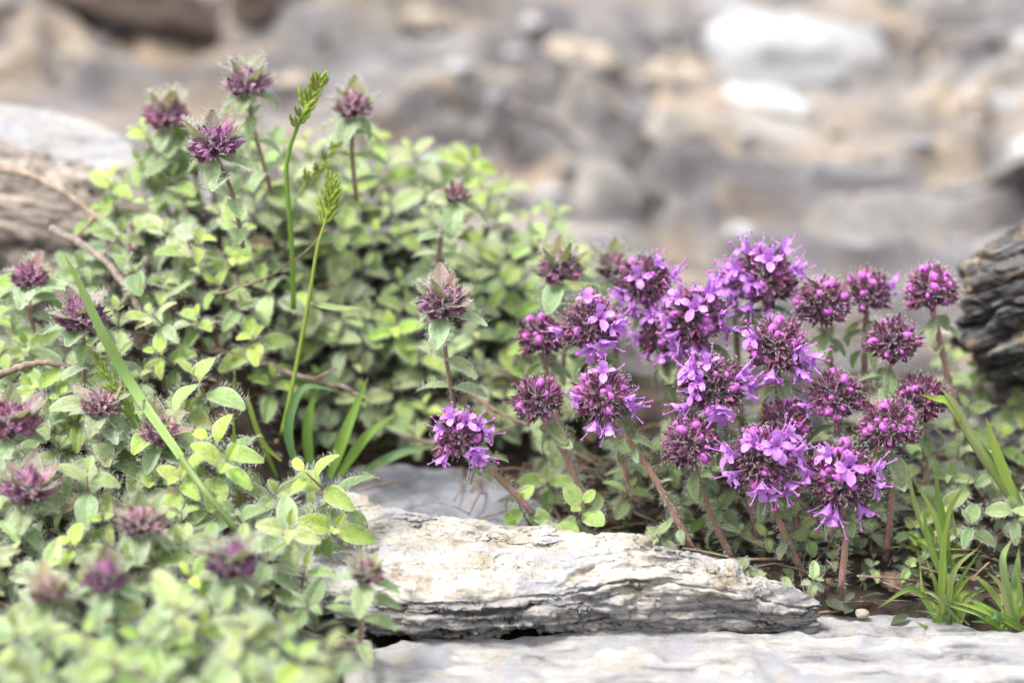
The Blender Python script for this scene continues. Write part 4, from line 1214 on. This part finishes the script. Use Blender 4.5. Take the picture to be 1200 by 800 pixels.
# lower leaves, shade put into their colour, that fill the mat (nobody could count them)
def leaf_mass(name, n, place, mat, size, seed, label, flat=0.4):
    rr = random.Random(seed); b = MB()
    for _ in range(n):
        x, y = place(rr)
        z = float(ground_h(x, y)) + rr.uniform(0.05, 0.55) * (1 if flat else 0.1)
        L = rr.uniform(*size); W = L * rr.uniform(0.4, 0.6)
        d = Vector((rr.uniform(-1, 1), rr.uniform(-1, 1), rr.uniform(-0.3, 0.5))).normalized()
        M = frame((x, y, z), d, Vector((rr.uniform(-flat, flat), rr.uniform(-flat, flat) - 0.2, 1)))
        pts = [[(0, 0, 0)] * 3, [(-W * .42, L * .35, .08 * L), (0, L * .35, 0), (W * .42, L * .35, .08 * L)], [(-W * .4, L * .7, .06 * L), (0, L * .7, -.02 * L), (W * .4, L * .7, .06 * L)], [(-.02 * L, L, -.08 * L), (0, L, -.1 * L), (.02 * L, L, -.08 * L)]]
        b.grid([[M @ Vector(p) for p in row] for row in pts], [[(j / 2, i / 3) for j in range(3)] for i in range(4)])
    o = link(name, b.mesh(name, [mat])); return tag(o, label, None, None, 'stuff')
def pl_left(rr):
    while True:
        x, y = rr.uniform(-13, -2.5), rr.uniform(-11, 7)
        if in_left(x, y) or in_front(x, y): return x, y
def pl_bank(rr):
    return rr.uniform(-6.4, 2.2), rr.uniform(4.4, 8)
def pl_right(rr):
    return rr.uniform(1.5, 11), rr.uniform(-2, 4)
def pl_soil(rr):
    while True:
        x, y = rr.uniform(-11, 11), rr.uniform(-6, 4)
        if ground_h(x, y) > -0.3 and not (-4.6 < x < 1 and y < 3.2): return x, y
leaf_mass('undergrowth', 1900, pl_left, M_under, (0.35, 0.75), 41, 'shade-coloured lower thyme leaves filling the carpet on the left')
leaf_mass('undergrowth', 700, pl_bank, M_under, (0.35, 0.7), 42, 'shade-coloured lower thyme leaves filling the bank behind the hollow')
leaf_mass('undergrowth', 420, pl_right, M_under, (0.3, 0.6), 43, 'shade-coloured small leaves between the flower stems')
leaf_mass('leaf_litter', 700, lambda rr: pl_soil(rr), M_litter, (0.12, 0.34), 44, 'brown dead leaf bits lying on the soil', 0.5)

# straw and fine dead stems on the soil: one mass
def straw(name, n, place, seed, label, mat=M_twig):
    rr = random.Random(seed); b = MB()
    for _ in range(n):
        x, y = place(rr); z = float(ground_h(x, y)) + rr.uniform(0.05, 0.35)
        a = rr.uniform(0, 6.28); L = rr.uniform(0.6, 2.2)
        p0 = Vector((x, y, z)); p2 = p0 + Vector((math.cos(a), math.sin(a) * 0.7, rr.uniform(-0.2, 0.4))) * L
        p1 = p0.lerp(p2, 0.5) + Vector((rr.uniform(-.2, .2), rr.uniform(-.2, .2), rr.uniform(0, .25)))
        tube(b, spline([p0, p1, p2], 5), rr.uniform(0.012, 0.035), 4)
    o = link(name, b.mesh(name, [mat]), None, None, (0.34, 0.25, 0.18)); return tag(o, label, None, None, 'stuff')
straw('dead_stems', 160, pl_left, 51, 'fine dry stems tangled under the thyme carpet')
straw('dead_stems', 90, lambda rr: (rr.uniform(-6, 3), rr.uniform(1.0, 6)), 52, 'fine dry stems in the dark hollow under the bank')
straw('dead_stems', 90, lambda rr: (rr.uniform(3, 11), rr.uniform(-2, 2.5)), 53, 'dry stems lying between the purple stems and the grass')

# ------------------------------------------------------------------ twigs
def twig(pts, r0, color, label, seed, forks=()):
    rr = random.Random(seed)
    P = spline(pts, max(14, len(pts) * 7))
    P = [p + Vector((rr.uniform(-1, 1), rr.uniform(-1, 1), rr.uniform(-1, 1))) * 0.025 for p in P]
    r = root('dry_twig', P[0], label, 'twig', 'dry twigs in the mat')
    b = MB(); n = len(P)
    tube(b, [p - P[0] for p in P], [r0 * (1 - 0.45 * i / n) * rr.uniform(0.85, 1.15) for i in range(n)], 8)
    link('branch', b.mesh('branch', [M_twig]), r, None, color)
    for f, dx, dz in forks:
        i = int(f * (n - 1)); p = P[i] - P[0]
        b = MB(); tube(b, spline([p, p + Vector((dx * .5, -.1, dz * .6)), p + Vector((dx, -.1, dz))], 7), [r0 * .6 - r0 * .35 * k / 7 for k in range(7)], 6)
        link('side_branch', b.mesh('side_branch', [M_twig]), r, None, color)
    return r
TW = (0.36, 0.27, 0.22)
twig([atY(-10, 196, 6.6), atY(45, 208, 6.0), atY(95, 240, 5.4), atY(140, 275, 4.8), atY(160, 292, 4.5)], 0.10, (0.46, 0.36, 0.29), 'long pale dry twig slanting from the left edge over the weathered rock', 1, [(0.6, -0.5, -0.5)])
twig([atY(60, 268, 4.4), atY(110, 295, 3.8), atY(150, 340, 3.0), atY(175, 388, 2.4)], 0.10, (0.38, 0.32, 0.29), 'grey-brown dry twig slanting down to the upright yellow tip', 2)
twig([atY(150, 352, 3.6), atY(150, 300, 3.8), atY(152, 262, 4.0)], 0.11, (0.42, 0.34, 0.27), 'short upright twig stub below the long pale twig', 3)
twig([atY(-5, 440, 0.6), atY(45, 425, 0.4), atY(100, 432, 0.6)], 0.09, TW, 'woody twig lying across the carpet at the left edge', 4)
twig([atY(190, 418, 3.0), atY(240, 412, 2.8), atY(290, 418, 2.7), atY(345, 440, 2.5), (atY(400, 452, 2.4)), atY(428, 470, 2.3)], 0.085, (0.33, 0.26, 0.22), 'knobbly twig along the upper lip of the dark hollow', 5, [(0.35, -0.3, -0.9), (0.7, 0.5, 0.3)])
twig([atY(232, 490, 2.4), atY(238, 450, 2.6), atY(246, 428, 2.8)], 0.075, (0.42, 0.35, 0.30), 'broken twig end hanging at the left of the dark hollow', 6)
twig([atY(250, 345, 2.6), atY(300, 330, 2.4), atY(345, 305, 2.2), atY(385, 268, 2.0)], 0.03, (0.30, 0.23, 0.15), 'thin straight dry stalk crossing the grass stalk', 7)
twig([atY(470, 510, 3.2), atY(530, 520, 3.0), atY(600, 500, 2.6)], 0.06, (0.30, 0.22, 0.18), 'thin dry twig behind the lone flower head', 8)
twig([atY(545, 455, 2.5), atY(580, 480, 2.2), atY(620, 498, 1.8)], 0.06, (0.36, 0.25, 0.19), 'brown twig between the woolly bud head and the left flowers', 9)
twig([atY(690, 640, 0.4), atY(760, 625, 0.4), atY(830, 618, 0.3)], 0.045, (0.42, 0.33, 0.24), 'straw-coloured dry stalk lying behind the pale stone', 10)
twig([atY(1085, 560, 1.2), atY(1130, 600, 1.0), atY(1185, 655, 0.5)], 0.06, (0.36, 0.29, 0.24), 'dry stalk on the soil behind the right grass tuft', 11)
twig([atY(207, 705, -4.0), atY(217, 670, -4.0), atY(205, 645, -4.1), atY(180, 630, -4.3)], 0.06, (0.24, 0.07, 0.07), 'arched dark red stem under the nodding head', 12)

# ------------------------------------------------------------------ grass
def blade(parent, origin, pts, wd, color, seed, face=(0, -1, 0.4), taper=1.0, name='blade', base_w=0.5):
    rr = random.Random(seed); n = max(10, len(pts) * 5)
    P = spline(pts, n); b = MB(); rows, uvs = [], []
    for i, p in enumerate(P):
        t = i / (n - 1)
        d = (P[min(i + 1, n - 1)] - P[max(i - 1, 0)]).normalized()
        f = Vector(face); s_ = d.cross(f).normalized(); nn = s_.cross(d).normalized()
        w_ = wd * 0.5 * (base_w + (1 - base_w) * min(1, t * 4)) * max(0.02, (1 - max(0, (t - 0.35) / 0.65) ** 1.7 * taper))
        q_ = p - origin
        rows.append([q_ - s_ * w_ , q_ - s_ * w_ * 0.5 - nn * w_ * 0.22, q_ - nn * w_ * 0.34, q_ + s_ * w_ * 0.5 - nn * w_ * 0.22, q_ + s_ * w_]); uvs.append([(k / 4, t) for k in range(5)])
    b.grid(rows, uvs)
    return link(name, b.mesh('grass_blade', [M_grass]), parent, None, color)
def tuft(loc, label, blades, cat='grass tuft', name='grass_tuft', group=None, seed=0):
    r = root(name, loc, label, cat, group); rr = random.Random(seed)
    for i, (pts, wd, c) in enumerate(blades):
        blade(r, Vector(loc), pts, wd, jit(c, rr, 0.12), seed * 50 + i)
    return r
GR = (0.20, 0.36, 0.06); GY = (0.33, 0.46, 0.08); GB = (0.15, 0.28, 0.11)
def yy(pxs, ys): return [atY(a, b, y) for (a, b), y in zip(pxs, ys)]
# broad diagonal blade on the left
o = atY(280, 625, -2.4)
r = root('grass_shoot', o, 'broad pale green grass blade slanting across the left carpet', 'grass')
blade(r, o, [atY(a, b_, min(on_mat(a, b_, 2.5).y, bl_y)) for a, b_, bl_y in [(212, 535, 9), (160, 460, -1.2), (120, 390, -1.2), (92, 330, -1.2), (75, 297, -1.1)]], 0.22, (0.27, 0.42, 0.13), 1, base_w=0.75)
b = MB(); tube(b, [p - o for p in spline([on_mat(280, 625, 1.6), on_mat(240, 575, 2.3), on_mat(207, 528, 2.5)], 10)], 0.07, 8); link('sheath', b.mesh('sheath', [M_grass]), r, None, (0.20, 0.28, 0.10))

def spikelet_mesh(seed):
    rr = random.Random(seed); b = MB()
    for k in range(4):
        s_ = 1 if k % 2 else -1; z0 = 0.07 * k
        pts = [[(s_ * 0.01, -0.012, z0), (s_ * 0.01, 0.012, z0)], [(s_ * 0.075, -0.05, z0 + 0.09), (s_ * 0.02, 0.045, z0 + 0.09)], [(s_ * 0.075, -0.03, z0 + 0.17), (s_ * 0.02, 0.04, z0 + 0.17)], [(s_ * 0.04, 0.0, z0 + 0.25), (s_ * 0.035, 0.008, z0 + 0.25)]]
        rows = []
        for i, (a, c) in enumerate(pts):
            a, c = Vector(a), Vector(c); mid = a.lerp(c, 0.5); rr_ = (0.012, 0.042, 0.034, 0.005)[i]
            rows.append([(mid.x + rr_ * math.cos(2 * PI * q / 6), mid.y + rr_ * math.sin(2 * PI * q / 6), mid.z) for q in range(6)])
        ids = b.grid(rows, [[(q / 6, i / 3) for q in range(6)] for i in range(4)], 0, True)
    return b.mesh('spikelet', [M_grass])
SPK = [spikelet_mesh(i) for i in range(3)]
def seed_grass(stalk, head_from, label, seed, n=14, rad=0.04, color=(0.26, 0.40, 0.06), sc_=1.0):
    rr = random.Random(seed)
    P = spline(stalk, 40); o = P[0]
    r = root('seed_grass', o, label, 'grass', 'grass stalks with seed heads')
    b = MB(); tube(b, [p - o for p in P], [rad * (1 - 0.5 * i / 40) for i in range(40)], 7)
    link('stalk', b.mesh('stalk', [M_grass]), r, None, color)
    for k in range(n):
        f = head_from + (1 - head_from) * k / (n - 1); i = min(38, int(f * 39)); p = P[i]
        d = (P[i + 1] - P[i]).normalized(); side = Vector((1, 0, 0)) * (1 if k % 2 else -1) + Vector((0, rr.uniform(-.8, .3), 0))
        dd = (d + side * rr.uniform(0.3, 0.6)).normalized()
        link('spikelet', rr.choice(SPK), r, frameZ(p - o, dd, (0, -1, 0), sc_ * rr.uniform(0.8, 1.2) * (1 - 0.35 * k / n)), jit((0.32, 0.42, 0.05), rr, 0.2))
    return r
seed_grass(yy([(344, 362), (342, 290), (336, 215), (338, 180), (352, 140), (366, 112), (374, 96)], [2.6, 2.6, 2.6, 2.6, 2.5, 2.5, 2.5]), 0.62, 'tallest green grass stalk with a plump seed head at upper left', 1, 16, 0.062, (0.20, 0.36, 0.05), 1.1)
seed_grass(yy([(330, 510), (345, 440), (362, 350), (372, 290), (384, 250), (391, 210)], [1.4, 1.5, 1.6, 1.7, 1.8, 1.8]), 0.74, 'yellow-green grass stalk with a narrow seed head rising from the dark hollow', 2, 13, 0.055, (0.28, 0.38, 0.06), 1.0)
seed_grass(yy([(345, 235), (360, 212), (378, 192), (392, 172)], [3.6, 3.6, 3.6, 3.6]), 0.3, 'short pale seed head between the two green ones', 3, 8, 0.03, (0.34, 0.45, 0.14), 0.8)
seed_grass(yy([(165, 505), (150, 478), (128, 445), (108, 412)], [-1.2, -1.1, -1.0, -1.0]), 0.2, 'green grass spike lying along the under side of the broad blade', 4, 11, 0.035, (0.28, 0.40, 0.08), 0.9)
tuft(atY(362, 356, 1.7), 'short flat grass blade sticking out right from the stalk', [(yy([(360, 354), (395, 360), (432, 361)], [1.7, 1.6, 1.5]), 0.13, (0.34, 0.46, 0.20))], 'grass', 'grass_shoot')
hol = atY(330, 560, 1.0); hol.z = float(ground_h(hol.x, hol.y))
tuft(hol, 'tuft of broad green grass blades inside the dark hollow', [
 (yy([(262, 545), (268, 500), (276, 430)], [1.8, 1.8, 1.9]), 0.20, GR), (yy([(285, 560), (283, 500), (276, 440)], [2.2, 2.2, 2.3]), 0.17, GR),
 (yy([(352, 560), (338, 510), (345, 470), (362, 452), (400, 460)], [1.2, 1.2, 1.2, 1.2, 1.3]), 0.20, GB), (yy([(385, 560), (405, 505), (432, 440)], [2.0, 2.0, 2.4]), 0.26, GR),
 (yy([(395, 560), (430, 510), (470, 480)], [2.2, 2.2, 2.5]), 0.22, GR), (yy([(325, 560), (300, 500), (290, 460)], [1.6, 1.6, 1.8]), 0.12, GY),
 (yy([(365, 560), (360, 500), (372, 450)], [2.4, 2.4, 2.6]), 0.22, GR), (yy([(330, 540), (310, 520), (292, 480), (291, 455)], [0.8, 0.8, 0.8, 0.8]), 0.09, GY),
 (yy([(420, 555), (470, 530), (520, 520)], [2.4, 2.4, 2.6]), 0.20, GB)], seed=3)
tuft(atY(275, 590, -1.0), 'upright bright grass blade left of the red-stemmed sprig', [(yy([(282, 600), (276, 540), (273, 480)], [-1.2, -1.2, -1.2]), 0.14, GY)], 'grass', 'grass_shoot', seed=4)
tuft(atY(760, 645, 0.2), 'broad grass blade slanting up behind the pale stone', [(yy([(755, 645), (800, 625), (850, 590)], [0.3, 0.2, 0.1]), 0.26, (0.14, 0.26, 0.05))], 'grass', 'grass_shoot', seed=5)
# right hand grass
o = atY(1235, 660, 0.2)
r = root('grass_shoot', o, 'thick grass shoot with a bent leaf tip slanting in from the right edge', 'grass')
b = MB(); tube(b, [p - o for p in spline(yy([(1235, 660), (1190, 590), (1150, 530), (1118, 480)], [0.0, -0.2, -0.3, -0.4]), 14)], [0.10] * 8 + [0.12, 0.12, 0.11, 0.10, 0.08, 0.06], 8); link('sheath', b.mesh('sheath', [M_grass]), r, None, (0.30, 0.38, 0.14))
blade(r, o, yy([(1125, 492), (1112, 470), (1095, 466), (1078, 462)], [-0.5, -0.5, -0.5, -0.6]), 0.17, GY, 7)
blade(r, o, yy([(1150, 530), (1120, 475), (1100, 452)], [-0.4, -0.5, -0.5]), 0.13, (0.42, 0.44, 0.22), 8)
blade(r, o, yy([(1190, 585), (1168, 530), (1155, 488)], [-0.5, -0.6, -0.6]), 0.22, GY, 9)
blade(r, o, yy([(1215, 640), (1180, 560), (1150, 520)], [-0.2, -0.3, -0.6]), 0.20, GR, 10)
o1 = atZ(1112, 728, 0.05)
Yb = o1.y
def fan(o, base, tips, label, seed):
    bl = []
    rr = random.Random(seed)
    for mid, tip, wd, c in tips:
        b2 = (base[0] + rr.uniform(-16, 16), base[1] + rr.uniform(-6, 8))
        bl.append((yy([b2, mid, (tip[0] + rr.uniform(-8, 8), tip[1])], [o.y, o.y + rr.uniform(-.5, .4), o.y + rr.uniform(-.9, .6)]), wd * 0.8, lerp3(c, (0.42, 0.52, 0.20), rr.random() * 0.6)))
    for _ in range(12):                       # short inner blades
        a = rr.uniform(-1.2, 1.2); l = rr.uniform(35, 80)
        m_ = (base[0] + math.sin(a) * l * 0.45, base[1] - math.cos(a) * l * 0.6); t_ = (base[0] + math.sin(a) * l * 1.1, base[1] - math.cos(a) * l * rr.uniform(0.6, 1.1))
        b2 = (base[0] + rr.uniform(-26, 26), base[1] + rr.uniform(-8, 8))
        bl.append((yy([b2, m_, t_], [o.y, o.y + rr.uniform(-.4, .4), o.y + rr.uniform(-.7, .7)]), rr.uniform(0.06, 0.13), rr.choice([GR, GY, GY, GB, (0.42, 0.36, 0.20), (0.40, 0.48, 0.20)])))
    return tuft(o, label, bl, seed=seed)
fan(o1, (1112, 728), [((1072, 690), (1034, 712), .17, GR), ((1090, 640), (1080, 585), .16, GR), ((1105, 650), (1120, 590), .17, GY), ((1118, 670), (1150, 640), .14, GY), ((1098, 690), (1085, 650), .13, GY),
                      ((1120, 690), (1145, 640), .12, GR), ((1135, 700), (1160, 690), .14, GY), ((1085, 700), (1080, 660), .12, GY), ((1130, 715), (1165, 722), .14, GR), ((1090, 735), (1072, 728), .15, GR), ((1100, 620), (1075, 560), .14, GY)],
    'fresh green grass tuft fanning out right of the purple stems', 8)
o2 = atZ(1178, 738, 0.05)
fan(o2, (1178, 738), [((1190, 680), (1200, 640), .26, GB), ((1160, 690), (1138, 672), .16, GY), ((1175, 690), (1152, 668), .14, (0.42, 0.46, 0.20)), ((1195, 700), (1188, 655), .16, GY), ((1165, 720), (1140, 716), .14, GR), ((1200, 715), (1225, 690), .18, GY), ((1192, 720), (1188, 690), .14, GY), ((1175, 660), (1185, 630), .2, GB)],
    'pale grass tuft in the lower right corner', 9)
o3 = atY(1098, 665, -0.9)
fan(o3, (1098, 668), [((1085, 620), (1060, 560), .12, (0.34, 0.26, 0.16)), ((1075, 600), (1062, 540), .14, GY), ((1100, 590), (1090, 528), .15, GR), ((1112, 600), (1138, 555), .16, GY), ((1108, 620), (1096, 560), .17, GR), ((1120, 640), (1118, 595), .13, GR)],
    'taller grass blades behind the fresh tuft, beside the rightmost hairy stem', 10)

# curled dead leaf
def dead_leaf(px, py, Y, label):
    o = atY(px, py, Y); b = MB(); rows, uvs = [], []
    for i in range(14):
        t = i / 13; row = []
        for k in range(10):
            a = -0.4 + 3.6 * k / 9
            rr_ = 0.30 * math.sin(PI * (0.12 + 0.8 * t)) * (1 + 0.07 * math.cos(i * PI))
            row.append((t * 1.1 - 0.55, -rr_ * math.cos(a), rr_ * math.sin(a) * 0.9 + 0.1))
        rows.append(row); uvs.append([(k / 9, t) for k in range(10)])
    b.grid(rows, uvs)
    e = link('curled_leaf', b.mesh('curled_leaf', [M_litter])); e.location = o; e.rotation_euler = (0, R(14), R(-10))
    return tag(e, label, 'dead leaf')
dead_leaf(1055, 690, -1.3, 'brown ribbed curled dead leaf on the slab between stem and grass')
# pebbles at the edge of the slabs
for i, (px, py, s, lab) in enumerate([(960, 692, 0.16, 'small buff pebble at the tip of the pale stone'), (915, 664, 0.2, 'rounded tan pebble beside the stems above the stone tip'), (1010, 718, 0.12, 'tiny grey chip on the thin slab under the stems'),
                                      (415, 760, 0.3, 'reddish broken stone in the dark gap under the pale stone'), (330, 742, 0.2, 'small dark pebble among the leaves left of the slab')]):
    p = atZ(px, py, 0.15)
    rock('pebble', p, (s * 1.2, s, s * 0.7), M_bgtan, 90 + i, n=24, k=36, amp=0.25, label=lab, cat='pebble')
print('objects', len(bpy.data.objects))
